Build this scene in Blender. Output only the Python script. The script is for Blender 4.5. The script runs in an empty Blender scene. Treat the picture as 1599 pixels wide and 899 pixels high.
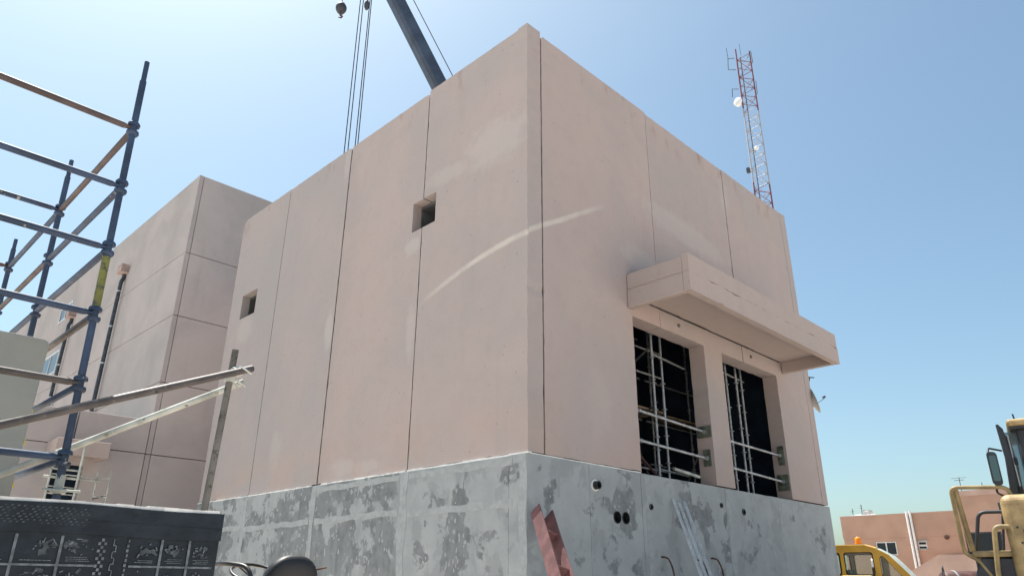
import bpy, math, random
from mathutils import Vector, Matrix
from mathutils.geometry import tessellate_polygon
R = math.radians
rnd = random.Random(7)
sc = bpy.context.scene
col = sc.collection

# ------------------------------------------------------------------ camera
# World axes follow the site grid: the near corner of the precast block is the
# origin, its short face runs along +X and its long face along +Y.
CAM = Vector((-7.238, -6.900, 1.6))
cd = bpy.data.cameras.new('camera')
cam = bpy.data.objects.new('camera', cd)
col.objects.link(cam)
ri = Vector((0.70459, -0.70958, 0.00699))
up = Vector((-0.27305, -0.26201, 0.92563))
fw = Vector((0.65498, 0.65410, 0.37836))
m = Matrix((ri, up, -fw)).transposed().to_4x4()
m.translation = CAM
cam.matrix_world = m
cd.sensor_fit = 'HORIZONTAL'
cd.sensor_width = 36
cd.lens = 36 * 1126.6 / 1599
cd.clip_start = 0.05
cd.clip_end = 3000
sc.camera = cam

# ------------------------------------------------------------------ sky and sun
SUN_EL, SUN_OFF = R(67), R(0.9)        # high sun, almost in the plane of the long face
w = bpy.data.worlds.new('World')
sc.world = w
w.use_nodes = True
wn, wl = w.node_tree.nodes, w.node_tree.links
bg = wn['Background']
sky = wn.new('ShaderNodeTexSky')
sky.sky_type = 'NISHITA'
sky.sun_disc = False
sky.sun_elevation = SUN_EL
sky.sun_rotation = -SUN_OFF
sky.altitude = 0
sky.air_density = 1.0
sky.dust_density = 2.2
sky.ozone_density = 1.0
wb = wn.new('ShaderNodeMix')            # the phone's white balance, one factor for the whole sky
wb.data_type = 'RGBA'
wb.blend_type = 'MULTIPLY'
wb.inputs[0].default_value = 1
wb.inputs[7].default_value = (0.86, 0.985, 0.925, 1)
wl.new(sky.outputs[0], wb.inputs[6])
wl.new(wb.outputs[2], bg.inputs[0])
bg.inputs[1].default_value = 0.092
sd = bpy.data.lights.new('sun', 'SUN')
sd.energy = 5.0
sd.angle = R(0.53)
sd.color = (1.0, 0.95, 0.87)
so = bpy.data.objects.new('sun', sd)
col.objects.link(so)
sdir = Vector((-math.sin(SUN_OFF) * math.cos(SUN_EL), math.cos(SUN_OFF) * math.cos(SUN_EL), math.sin(SUN_EL)))
so.rotation_euler = sdir.to_track_quat('Z', 'Y').to_euler()
so.location = sdir * 60
sc.view_settings.view_transform = 'Standard'
sc.view_settings.look = 'None'
sc.view_settings.gamma = 1
sc.view_settings.use_curve_mapping = False
sc.view_settings.exposure = 1.05
sc.cycles.max_bounces = 8
sc.cycles.use_denoising = True

# ------------------------------------------------------------------ helpers
ROOT = {}


class MB:
    """collects shapes; build() links them as one mesh object"""
    def __init__(s):
        s.v, s.f = [], []

    def add(s, v, f):
        o = len(s.v)
        s.v += [Vector(p) for p in v]
        s.f += [tuple(i + o for i in q) for q in f]
        return s

    def box(s, lo, hi):
        (a, b, c), (d, e, g) = lo, hi
        return s.add([(a, b, c), (d, b, c), (d, e, c), (a, e, c), (a, b, g), (d, b, g), (d, e, g), (a, e, g)],
                     [(0, 3, 2, 1), (4, 5, 6, 7), (0, 1, 5, 4), (1, 2, 6, 5), (2, 3, 7, 6), (3, 0, 4, 7)])

    def bar(s, p0, p1, wx, wy, upv=(0, 0, 1)):
        """rectangular bar from p0 to p1"""
        p0, p1 = Vector(p0), Vector(p1)
        t = (p1 - p0).normalized()
        a = t.cross(Vector(upv))
        if a.length < 1e-4:
            a = t.cross(Vector((1, 0, 0)))
        a.normalize()
        b = a.cross(t)
        vs = []
        for p in (p0, p1):
            for i, j in ((-1, -1), (1, -1), (1, 1), (-1, 1)):
                vs.append(p + a * i * wx / 2 + b * j * wy / 2)
        return s.add(vs, [(0, 1, 2, 3), (7, 6, 5, 4), (0, 4, 5, 1), (1, 5, 6, 2), (2, 6, 7, 3), (3, 7, 4, 0)])

    def path(s, pts, r, n=10, closed=False, caps=True):
        pts = [Vector(p) for p in pts]
        N = len(pts)
        rr = r if isinstance(r, (list, tuple)) else [r] * N
        prev = None
        rings = []
        o = len(s.v)
        for i, p in enumerate(pts):
            if closed:
                t = pts[(i + 1) % N] - pts[i - 1]
            else:
                t = pts[min(i + 1, N - 1)] - pts[max(i - 1, 0)]
            t.normalize()
            if prev is None:
                a = t.cross(Vector((0, 0, 1)))
                if a.length < 1e-3:
                    a = t.cross(Vector((0, 1, 0)))
            else:
                a = prev - t * prev.dot(t)
            a.normalize()
            prev = a
            b = t.cross(a)
            for k in range(n):
                q = 2 * math.pi * k / n
                s.v.append(p + (a * math.cos(q) + b * math.sin(q)) * rr[i])
        for i in range(N if closed else N - 1):
            j = (i + 1) % N
            for k in range(n):
                l = (k + 1) % n
                s.f.append((o + i * n + k, o + i * n + l, o + j * n + l, o + j * n + k))
        if caps and not closed:
            s.f.append(tuple(o + k for k in reversed(range(n))))
            s.f.append(tuple(o + (N - 1) * n + k for k in range(n)))
        return s

    def tube(s, p0, p1, r, n=12):
        return s.path([p0, p1], r, n)

    def pipe(s, p0, p1, r, ri, n=14):
        """hollow pipe"""
        p0, p1 = Vector(p0), Vector(p1)
        t = (p1 - p0).normalized()
        a = t.cross(Vector((0, 0, 1)))
        if a.length < 1e-3:
            a = t.cross(Vector((0, 1, 0)))
        a.normalize()
        b = t.cross(a)
        o = len(s.v)
        for p, q in ((p0, r), (p1, r), (p1, ri), (p0, ri)):
            for k in range(n):
                g = 2 * math.pi * k / n
                s.v.append(p + (a * math.cos(g) + b * math.sin(g)) * q)
        for i in range(4):
            j = (i + 1) % 4
            for k in range(n):
                l = (k + 1) % n
                s.f.append((o + i * n + k, o + i * n + l, o + j * n + l, o + j * n + k))
        return s

    def lathe(s, prof, origin, axis=(0, 0, 1), n=16):
        """prof: (radius, height) list, closed at both ends"""
        t = Vector(axis).normalized()
        a = t.cross(Vector((0, 0, 1)))
        if a.length < 1e-3:
            a = t.cross(Vector((0, 1, 0)))
        a.normalize()
        b = t.cross(a)
        o = len(s.v)
        og = Vector(origin)
        for r, h in prof:
            for k in range(n):
                q = 2 * math.pi * k / n
                s.v.append(og + t * h + (a * math.cos(q) + b * math.sin(q)) * max(r, 1e-4))
        for i in range(len(prof) - 1):
            for k in range(n):
                l = (k + 1) % n
                s.f.append((o + i * n + k, o + i * n + l, o + (i + 1) * n + l, o + (i + 1) * n + k))
        s.f.append(tuple(o + k for k in reversed(range(n))))
        s.f.append(tuple(o + (len(prof) - 1) * n + k for k in range(n)))
        return s

    def slab(s, outer, holes, axis, lo, hi):
        """outline with holes (2-D lists) extruded along an axis: X -> (y,z), Y -> (x,z), Z -> (x,y)"""
        loops = [outer] + list(holes)
        pts = [p for L in loops for p in L]

        def mk(p, h):
            return {'X': (h, p[0], p[1]), 'Y': (p[0], h, p[1]), 'Z': (p[0], p[1], h)}[axis]
        tri = tessellate_polygon([[Vector((p[0], p[1], 0)) for p in L] for L in loops])
        n = len(pts)
        vs = [mk(p, lo) for p in pts] + [mk(p, hi) for p in pts]
        fs = []
        for t in tri:
            fs.append(tuple(t))
            fs.append(tuple(i + n for i in reversed(t)))
        b = 0
        for L in loops:
            for i in range(len(L)):
                j = (i + 1) % len(L)
                fs.append((b + i, b + j, b + j + n, b + i + n))
            b += len(L)
        return s.add(vs, fs)

    def build(s, name, mat, parent=None, world=True, smooth=None, bevel=0, tone=None, seg=1):
        off = Vector((0, 0, 0))
        if parent is not None and world:
            off = ROOT.get(parent.name, Vector((0, 0, 0)))
        me = bpy.data.meshes.new(name)
        me.from_pydata([tuple(v - off) for v in s.v], [], s.f)
        import bmesh
        bm = bmesh.new()
        bm.from_mesh(me)
        bmesh.ops.recalc_face_normals(bm, faces=bm.faces)
        bm.to_mesh(me)
        bm.free()
        if smooth:
            me.shade_smooth()
            me.set_sharp_from_angle(angle=R(smooth))
        me.materials.append(M[mat] if isinstance(mat, str) else mat)
        o = bpy.data.objects.new(name, me)
        col.objects.link(o)
        if parent is not None:
            o.parent = parent
            ROOT[o.name] = off
        if bevel:
            b = o.modifiers.new('bevel', 'BEVEL')
            b.width = bevel
            b.segments = seg
            b.limit_method = 'ANGLE'
            b.angle_limit = R(35)
        if tone is not None:
            o['tone'] = float(tone)
        return o


def tag(o, label, cat, group=None, kind=None):
    if label:
        o['label'] = label
    if cat:
        o['category'] = cat
    if group:
        o['group'] = group
    if kind:
        o['kind'] = kind
    return o


def thing(name, label, cat, loc=(0, 0, 0), rz=0, group=None):
    o = bpy.data.objects.new(name, None)
    o.empty_display_size = 0.3
    col.objects.link(o)
    o.location = loc
    o.rotation_euler = (0, 0, rz)
    ROOT[o.name] = Vector(loc)
    return tag(o, label, cat, group)


def rect(x0, x1, z0, z1):
    return [(x0, z0), (x1, z0), (x1, z1), (x0, z1)]


def circ(x, z, r, n=20):
    return [(x + r * math.cos(2 * math.pi * k / n), z + r * math.sin(2 * math.pi * k / n)) for k in range(n)]


def arcpts(c, a, b, r, t0, t1, n=6):
    c, a, b = Vector(c), Vector(a), Vector(b)
    return [c + a * r * math.cos(t0 + (t1 - t0) * i / n) + b * r * math.sin(t0 + (t1 - t0) * i / n) for i in range(n + 1)]


def rounded(pts, r=0.06, n=5):
    """polyline with its inner corners rounded"""
    pts = [Vector(p) for p in pts]
    out = [pts[0]]
    for i in range(1, len(pts) - 1):
        p = pts[i]
        a = (pts[i - 1] - p)
        b = (pts[i + 1] - p)
        d = min(r, a.length * 0.49, b.length * 0.49)
        a = p + a.normalized() * d
        b = p + b.normalized() * d
        for k in range(n + 1):
            t = k / n
            out.append(a * (1 - t) ** 2 + p * 2 * t * (1 - t) + b * t * t)
    out.append(pts[-1])
    return out


# ------------------------------------------------------------------ materials
M = {}


class NT:
    def __init__(s, name):
        s.m = bpy.data.materials.new(name)
        s.m.use_nodes = True
        s.n, s.l = s.m.node_tree.nodes, s.m.node_tree.links
        s.b = s.n['Principled BSDF']
        s.pos = s.n.new('ShaderNodeNewGeometry').outputs['Position']
        M[name] = s.m

    def set(s, **k):
        for a, v in k.items():
            s.b.inputs[a.replace('_', ' ')].default_value = v

    def val(s, sock, v):
        if hasattr(v, 'links') or isinstance(v, bpy.types.NodeSocket):
            s.l.new(v, sock)
        else:
            sock.default_value = v

    def math(s, op, a, b=0.0, c=None, clamp=False):
        q = s.n.new('ShaderNodeMath')
        q.operation = op
        q.use_clamp = clamp
        s.val(q.inputs[0], a)
        s.val(q.inputs[1], b)
        if c is not None:
            s.val(q.inputs[2], c)
        return q.outputs[0]

    def noise(s, scale, detail=4, rough=0.55, vec=None, stretch=None, dist=0.0, off=None):
        q = s.n.new('ShaderNodeTexNoise')
        q.inputs['Scale'].default_value = scale
        q.inputs['Detail'].default_value = detail
        q.inputs['Roughness'].default_value = rough
        q.inputs['Distortion'].default_value = dist
        v = vec or s.pos
        if stretch or off:
            mp = s.n.new('ShaderNodeMapping')
            mp.inputs['Scale'].default_value = stretch or (1, 1, 1)
            mp.inputs['Location'].default_value = off or (0, 0, 0)
            s.l.new(v, mp.inputs[0])
            v = mp.outputs[0]
        s.l.new(v, q.inputs['Vector'])
        return q.outputs['Fac']

    def ramp(s, v, lo, hi, a=0.0, b=1.0, smooth=True):
        q = s.n.new('ShaderNodeMapRange')
        q.interpolation_type = 'SMOOTHSTEP' if smooth else 'LINEAR'
        s.val(q.inputs[0], v)
        for i, x in enumerate((lo, hi, a, b)):
            q.inputs[i + 1].default_value = x
        return q.outputs[0]

    def mix(s, f, a, b, mode='MIX'):
        q = s.n.new('ShaderNodeMix')
        q.data_type = 'RGBA'
        q.blend_type = mode
        s.val(q.inputs[0], f)
        for k, x in ((6, a), (7, b)):
            if isinstance(x, tuple):
                x = x if len(x) == 4 else x + (1,)
            s.val(q.inputs[k], x)
        return q.outputs[2]

    def xyz(s):
        q = s.n.new('ShaderNodeSeparateXYZ')
        s.l.new(s.pos, q.inputs[0])
        return q.outputs

    def attr(s, name):
        q = s.n.new('ShaderNodeAttribute')
        q.attribute_type = 'OBJECT'
        q.attribute_name = name
        return q.outputs['Fac']

    def bump(s, h, strength=0.3, dist=0.01):
        q = s.n.new('ShaderNodeBump')
        q.inputs['Strength'].default_value = strength
        q.inputs['Distance'].default_value = dist
        s.l.new(h, q.inputs['Height'])
        s.l.new(q.outputs[0], s.b.inputs['Normal'])

    def color(s, c):
        s.l.new(c, s.b.inputs['Base Color'])


def simple(name, c, rough=0.6, metal=0.0, var=0.12, scale=6.0, bump=0.0, bscale=40, spec=None):
    t = NT(name)
    n = t.noise(scale, 5)
    k = tuple(x * (1 - var * 2) for x in c)
    k2 = tuple(min(1, x * (1 + var * 2)) for x in c)
    t.color(t.mix(t.ramp(n, 0.3, 0.7), k, k2))
    t.set(Roughness=rough, Metallic=metal)
    if spec is not None:
        t.b.inputs['Specular IOR Level'].default_value = spec
    if bump:
        t.bump(t.noise(bscale, 4), bump, 0.004)
    return t


def worn(name, base, under, chips=0.62, extra=None, rough=0.55):
    t = NT(name)
    n = t.noise(18, 6, 0.7)
    c = t.mix(t.ramp(t.noise(5, 4), 0.35, 0.7), base, tuple(v * 1.7 + 0.006 for v in base))
    c = t.mix(t.ramp(n, chips, chips + 0.05), c, under)
    if extra:
        c = t.mix(t.ramp(t.noise(11, 5, 0.7, off=(3, 1, 8)), 0.64, 0.68), c, extra)
    t.color(c)
    t.set(Roughness=rough)
    t.bump(n, 0.4, 0.003)


def precast(name, base, grey, stains_and_glint=False, speck=0.5):
    t = NT(name)
    x = t.xyz()
    tone = t.attr('tone')
    big = t.noise(0.55, 5, 0.6, dist=0.4)
    mid = t.noise(3.2, 6, 0.65)
    streak = t.noise(1.0, 5, 0.6, stretch=(2.6, 2.6, 0.22))
    fine = t.noise(42, 3, 0.75)
    f = t.math('ADD', t.math('MULTIPLY', t.ramp(big, 0.3, 0.72), 0.55), t.math('MULTIPLY', tone, 0.6), clamp=True)
    c = t.mix(f, base, grey)
    dk = tuple(v * 0.84 for v in base)
    c = t.mix(t.math('MULTIPLY', t.ramp(mid, 0.45, 0.75), 0.35), c, dk)
    c = t.mix(t.math('MULTIPLY', t.ramp(streak, 0.55, 0.8), 0.22), c, tuple(v * 0.8 for v in grey))
    c = t.mix(t.math('MULTIPLY', t.ramp(fine, 0.58, 0.66), speck * 1.1), c, tuple(v * 0.66 for v in base))
    c = t.mix(t.math('MULTIPLY', t.ramp(t.noise(46, 3, 0.7, off=(9, 3, 5)), 0.62, 0.74), speck * 0.7), c, tuple(min(1, v * 1.3) for v in base))
    vo = t.n.new('ShaderNodeTexVoronoi')
    vo.inputs['Scale'].default_value = 7.5
    t.l.new(t.pos, vo.inputs['Vector'])
    sp_ = t.n.new('ShaderNodeSeparateColor')
    t.l.new(vo.outputs['Color'], sp_.inputs[0])
    rad = t.math('MULTIPLY', t.math('POWER', sp_.outputs[0], 2.0), 0.13)
    pit = t.math('MULTIPLY', t.math('LESS_THAN', vo.outputs['Distance'], rad), t.math('GREATER_THAN', sp_.outputs[1], 0.45))
    c = t.mix(t.math('MULTIPLY', pit, min(1, speck * 1.3)), c, tuple(v * 0.58 for v in base))
    if stains_and_glint:
        pale = (0.50, 0.46, 0.435)
        edge = t.noise(5.0, 5, 0.6)

        def blob(u, uc, ur, zc, zr, slope=0.0, amt=0.5):
            nonlocal c
            du = t.math('DIVIDE', t.math('SUBTRACT', u, uc), ur)
            zz = t.math('SUBTRACT', t.math('SUBTRACT', x[2], zc), t.math('MULTIPLY', t.math('SUBTRACT', u, uc), slope))
            dz = t.math('DIVIDE', zz, zr)
            d = t.math('SQRT', t.math('ADD', t.math('MULTIPLY', du, du), t.math('MULTIPLY', dz, dz)))
            d = t.math('ADD', d, t.math('MULTIPLY', t.math('SUBTRACT', edge, 0.5), 1.1))
            k = t.math('MULTIPLY', t.ramp(d, 0.45, 1.05, 1.0, 0.0), amt * 0.72)
            return k
        ls = t.math('LESS_THAN', x[0], 0.03)       # long face
        rs = t.math('GREATER_THAN', x[0], 0.03)    # short face
        ks = []
        for a in ((0.75, 0.95, 8.62, 0.55, 0.05, .55), (2.0, 0.75, 8.50, 0.22, 0.05, .4), (5.6, 0.18, 6.35, 0.55, 0, .6),
                  (2.85, 0.16, 5.65, 0.6, 0, .5), (2.95, 0.3, 7.35, 0.22, 0, .6), (5.55, 0.15, 10.3, 0.6, 0, .45),
                  (4.6, 0.5, 3.5, 0.2, 0, .5), (9.6, 0.5, 7.3, 0.4, 0, .35), (3.9, 0.55, 3.45, 0.14, 0, .5), (7.2, 0.3, 4.1, 0.5, 0, .3)):
            ks.append(t.math('MULTIPLY', blob(x[1], *a), ls))
        for a in ((4.7, 1.9, 8.30, 0.36, -0.06, .5), (3.0, 0.7, 7.15, 0.3, 0, .5), (6.6, 0.25, 9.9, 0.6, 0, .3), (1.6, 0.4, 4.2, 0.7, 0, .25)):
            ks.append(t.math('MULTIPLY', blob(x[0], *a), rs))
        # pale arc of reflected sunlight painted into the wall colour, over the corner
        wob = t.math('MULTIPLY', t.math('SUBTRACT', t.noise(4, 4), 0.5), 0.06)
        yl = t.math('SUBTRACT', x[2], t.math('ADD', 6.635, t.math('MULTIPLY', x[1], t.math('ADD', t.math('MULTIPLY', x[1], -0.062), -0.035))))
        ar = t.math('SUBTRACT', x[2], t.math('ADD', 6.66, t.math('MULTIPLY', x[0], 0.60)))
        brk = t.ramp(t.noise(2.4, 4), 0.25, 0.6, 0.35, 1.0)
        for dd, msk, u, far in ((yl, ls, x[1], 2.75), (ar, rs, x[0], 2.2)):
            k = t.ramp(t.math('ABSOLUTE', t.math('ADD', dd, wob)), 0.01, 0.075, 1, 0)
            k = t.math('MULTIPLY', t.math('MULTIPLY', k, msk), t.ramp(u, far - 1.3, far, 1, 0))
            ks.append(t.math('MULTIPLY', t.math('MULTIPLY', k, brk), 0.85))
        tot = ks[0]
        for k in ks[1:]:
            tot = t.math('MAXIMUM', tot, k)
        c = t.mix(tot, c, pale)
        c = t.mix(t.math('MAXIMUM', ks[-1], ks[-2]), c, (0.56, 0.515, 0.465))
        # rusty run-off below the panel heads
        hd = t.math('MULTIPLY', t.ramp(x[2], 9.9, 10.6), t.ramp(t.noise(1.6, 5, stretch=(1.5, 1.5, .7), off=(4, 4, 1)), 0.56, 0.7))
        c = t.mix(t.math('MULTIPLY', hd, 0.5), c, (0.27, 0.17, 0.14))
        # ochre tint at the panel feet
        ft = t.math('MULTIPLY', t.ramp(x[2], 4.5, 3.3), t.ramp(t.noise(0.9, 4, off=(1, 7, 2)), 0.42, 0.62))
        c = t.mix(t.math('MULTIPLY', ft, 0.4), c, (0.44, 0.325, 0.27))
    t.color(c)
    t.set(Roughness=0.9)
    t.b.inputs['Specular IOR Level'].default_value = 0.25
    h = t.math('ADD', t.math('MULTIPLY', fine, 0.7), t.math('MULTIPLY', t.noise(180, 2), 0.5))
    h = t.math('ADD', h, t.math('MULTIPLY', mid, 1.2))
    t.bump(h, 0.35, 0.004)
    return t


precast('precast', (0.44, 0.355, 0.332), (0.35, 0.325, 0.318), stains_and_glint=True)
precast('precast_hall', (0.47, 0.42, 0.405), (0.325, 0.305, 0.30), speck=0.15)
precast('precast_canopy', (0.43, 0.35, 0.322), (0.41, 0.35, 0.33), speck=0.3)

# plinth concrete: dark cured concrete with trowelled light repair patches
t = NT('plinth')
x = t.xyz()
tone = t.attr('tone')
n1 = t.noise(1.7, 13, 0.60, dist=0.2)
n2 = t.noise(0.8, 4, 0.5, stretch=(1, 1, 0.5), off=(3, 8, 1))
p = t.math('ADD', t.math('MULTIPLY', n1, 0.75), t.math('MULTIPLY', n2, 0.35))
p = t.math('ADD', p, t.math('MULTIPLY', tone, 0.16))
patch = t.ramp(p, 0.536, 0.570)
vo = t.n.new('ShaderNodeTexVoronoi')
mp = t.n.new('ShaderNodeMapping')
mp.inputs['Scale'].default_value = (2.3, 2.3, 1.35)
nz = t.n.new('ShaderNodeTexNoise')
nz.inputs['Scale'].default_value = 3.0
vm = t.n.new('ShaderNodeVectorMath')
vm.operation = 'MULTIPLY_ADD'
t.l.new(t.pos, nz.inputs['Vector'])
t.l.new(nz.outputs['Color'], vm.inputs[0])
vm.inputs[1].default_value = (0.25, 0.25, 0.25)
t.l.new(t.pos, vm.inputs[2])
t.l.new(vm.outputs[0], mp.inputs[0])
t.l.new(mp.outputs[0], vo.inputs['Vector'])
dab = t.math('MULTIPLY', t.ramp(vo.outputs['Distance'], 0.25, 0.265, 1, 0), t.ramp(t.noise(0.9, 2, off=(5, 5, 5)), 0.42, 0.44))
patch = t.math('MAXIMUM', patch, dab)
dark = t.mix(t.ramp(t.noise(5, 6, 0.65), 0.3, 0.7), (0.145, 0.158, 0.165), (0.225, 0.24, 0.247))
stre = t.ramp(t.noise(2.5, 6, 0.6, stretch=(3, 3, 0.35)), 0.42, 0.68)
dark = t.mix(t.math('MULTIPLY', stre, t.ramp(x[2], 2.62, 2.45)), dark, (0.225, 0.248, 0.255))
light = t.mix(t.ramp(t.noise(2.2, 6, 0.6), 0.3, 0.75), (0.30, 0.325, 0.335), (0.36, 0.382, 0.386))
c = t.mix(patch, dark, light)
n3 = t.noise(2.3, 9, 0.62, stretch=(1, 1, 0.7), dist=0.3, off=(11, 2, 6))
c = t.mix(t.math('MULTIPLY', t.ramp(n3, 0.525, 0.575), 0.42), c, (0.225, 0.243, 0.25))
c = t.mix(t.math('MULTIPLY', t.ramp(t.noise(90, 3), 0.6, 0.75), 0.25), c, (0.12, 0.12, 0.12))
t.color(c)
t.set(Roughness=0.88)
t.b.inputs['Specular IOR Level'].default_value = 0.3
t.bump(t.math('ADD', t.math('MULTIPLY', patch, 0.6), t.math('ADD', t.math('MULTIPLY', t.noise(30, 5, 0.6), 0.6), t.math('MULTIPLY', n1, 0.8))), 0.4, 0.006)

simple('mortar', (0.32, 0.345, 0.352), 0.9, var=0.05, scale=9, bump=0.4, bscale=60)
simple('white_mortar', (0.72, 0.71, 0.69), 0.9, var=0.08, scale=7, bump=0.4, bscale=60)
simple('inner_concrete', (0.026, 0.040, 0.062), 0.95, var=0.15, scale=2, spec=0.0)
simple('slab_concrete', (0.30, 0.30, 0.275), 0.9, var=0.07, scale=1.4, bump=0.25, bscale=90)
simple('galvanised', (0.52, 0.54, 0.55), 0.42, 0.75, var=0.14, scale=14)
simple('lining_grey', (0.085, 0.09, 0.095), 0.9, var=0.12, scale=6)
simple('galv_dull', (0.34, 0.355, 0.365), 0.5, 0.5, var=0.16, scale=12)
simple('stud_steel', (0.62, 0.66, 0.69), 0.4, 0.3, var=0.08, scale=9)
simple('dark_pipe', (0.045, 0.055, 0.07), 0.5, 0.2, var=0.2, scale=8)
simple('black_plastic', (0.014, 0.015, 0.017), 0.45, var=0.15)
simple('black_rubber', (0.02, 0.02, 0.02), 0.8, var=0.2)
simple('vinyl', (0.012, 0.012, 0.015), 0.5, var=0.2, scale=5, bump=0.15, bscale=120)
simple('boom_steel', (0.045, 0.05, 0.062), 0.5, 0.1, var=0.15, scale=1.5)
simple('boom_paint', (0.042, 0.06, 0.095), 0.45, 0.0, var=0.12, scale=1.5)
simple('rope', (0.03, 0.03, 0.033), 0.6, 0.4, var=0.1)
simple('tower_red', (0.15, 0.045, 0.05), 0.6, var=0.15, scale=2)
simple('tower_white', (0.32, 0.33, 0.36), 0.55, var=0.05, scale=2)
simple('tower_dark', (0.05, 0.05, 0.055), 0.6, var=0.1)
simple('white_plastic', (0.72, 0.73, 0.72), 0.5, var=0.04)
simple('dish_grey', (0.42, 0.44, 0.44), 0.5, 0.1, var=0.05)
simple('salmon', (0.41, 0.26, 0.19), 0.9, var=0.05, scale=0.6, bump=0.2, bscale=15)
simple('salmon_pale', (0.45, 0.31, 0.25), 0.9, var=0.05, scale=0.7)
simple('yellow_paint', (0.60, 0.34, 0.045), 0.35, var=0.06, scale=2.5)
simple('pale_yellow', (0.70, 0.58, 0.26), 0.5, var=0.05, scale=2.5)
worn('loader_tan', (0.25, 0.175, 0.08), (0.22, 0.18, 0.12), 0.60, (0.40, 0.34, 0.25))
worn('rail_tan', (0.20, 0.145, 0.065), (0.12, 0.10, 0.07), 0.64, (0.26, 0.22, 0.15))
simple('loader_pale', (0.34, 0.34, 0.32), 0.6, var=0.06, scale=4)
simple('loader_dark', (0.022, 0.026, 0.034), 0.55, var=0.15, scale=5)
simple('green_ply', (0.085, 0.10, 0.075), 0.8, var=0.3, scale=8)
simple('plywood', (0.22, 0.16, 0.10), 0.8, var=0.15, scale=5)
simple('yellow_clip', (0.75, 0.60, 0.03), 0.5, var=0.08)
simple('rust_bar', (0.10, 0.055, 0.04), 0.8, 0.2, var=0.25, scale=20)
simple('hopper_pink', (0.36, 0.27, 0.25), 0.85, var=0.1)
simple('rust_tank', (0.095, 0.042, 0.034), 0.6, var=0.2, scale=4)
simple('alu_frame', (0.62, 0.63, 0.63), 0.4, 0.3, var=0.05)
simple('ink', (0.115, 0.135, 0.15), 0.6, var=0.22, scale=24)
simple('ink_dim', (0.04, 0.05, 0.06), 0.6, var=0.3, scale=40)
simple('orange_lens', (0.85, 0.28, 0.01), 0.25, var=0.05)

t = NT('sand')
c = t.mix(t.ramp(t.noise(0.35, 6), 0.3, 0.7), (0.47, 0.415, 0.365), (0.57, 0.51, 0.455))
c = t.mix(t.math('MULTIPLY', t.ramp(t.noise(9, 5), 0.5, 0.75), 0.5), c, (0.30, 0.24, 0.18))
t.color(c)
t.set(Roughness=0.95)
t.bump(t.noise(5, 8, 0.65), 0.6, 0.05)

t = NT('membrane')
t.b.inputs['Specular IOR Level'].default_value = 0.3
c = t.mix(t.ramp(t.noise(7, 6, 0.6), 0.35, 0.7), (0.006, 0.011, 0.017), (0.014, 0.023, 0.033))
c = t.mix(t.math('MULTIPLY', t.ramp(t.noise(2.5, 6, 0.6, stretch=(1, 1, 3)), 0.55, 0.72), 0.35), c, (0.04, 0.046, 0.052))
t.color(c)
t.set(Roughness=0.5)
t.bump(t.noise(6, 6, 0.6), 0.35, 0.02)


worn('tube_blue', (0.017, 0.033, 0.068), (0.07, 0.045, 0.04), 0.66, (0.30, 0.29, 0.27))
worn('tube_brown', (0.052, 0.036, 0.036), (0.11, 0.06, 0.045), 0.62)
worn('tube_rust', (0.055, 0.045, 0.042), (0.14, 0.115, 0.095), 0.58, (0.03, 0.025, 0.025))
worn('tube_olive', (0.13, 0.13, 0.03), (0.05, 0.055, 0.05), 0.52, (0.26, 0.25, 0.06))
worn('tube_weathered', (0.105, 0.095, 0.08), (0.06, 0.05, 0.042), 0.55, (0.19, 0.175, 0.15))
worn('tube_galv_dirty', (0.32, 0.33, 0.30), (0.19, 0.19, 0.14), 0.60, (0.45, 0.46, 0.45))
worn('red_paint', (0.105, 0.045, 0.047), (0.12, 0.075, 0.07), 0.64, (0.19, 0.12, 0.115), rough=0.75)

t = NT('glass_dark')
t.set(Base_Color=(0.02, 0.03, 0.035, 1), Roughness=0.08)
t = NT('glass_clear')
t.set(Base_Color=(0.85, 0.92, 0.9, 1), Roughness=0.03, IOR=1.1)
t.b.inputs['Transmission Weight'].default_value = 0.92
t = NT('glass_cab')
t.set(Base_Color=(0.30, 0.38, 0.42, 1), Roughness=0.05, IOR=1.2)
t.b.inputs['Transmission Weight'].default_value = 0.75
t = NT('dusty_glass')
t.set(Base_Color=(0.62, 0.68, 0.64, 1), Roughness=0.35, IOR=1.3)
t.b.inputs['Transmission Weight'].default_value = 0.45
t = NT('mirror_glass')
t.set(Base_Color=(0.16, 0.18, 0.17, 1), Roughness=0.1, Metallic=1.0)

# ------------------------------------------------------------------ ground
g = MB()
N = 40
for j in range(N + 1):
    for i in range(N + 1):
        u, v = (i / N * 2 - 1), (j / N * 2 - 1)
        px, py = 900 * u * abs(u) ** 1.5, 900 * v * abs(v) ** 1.5
        g.v.append(Vector((px, py, 0.03 * math.sin(px * 1.3 + py) - 0.06)))
for j in range(N):
    for i in range(N):
        k = j * (N + 1) + i
        g.f.append((k, k + 1, k + N + 2, k + N + 1))
tag(g.build('ground', 'sand', smooth=60), None, None, kind='structure')

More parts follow.
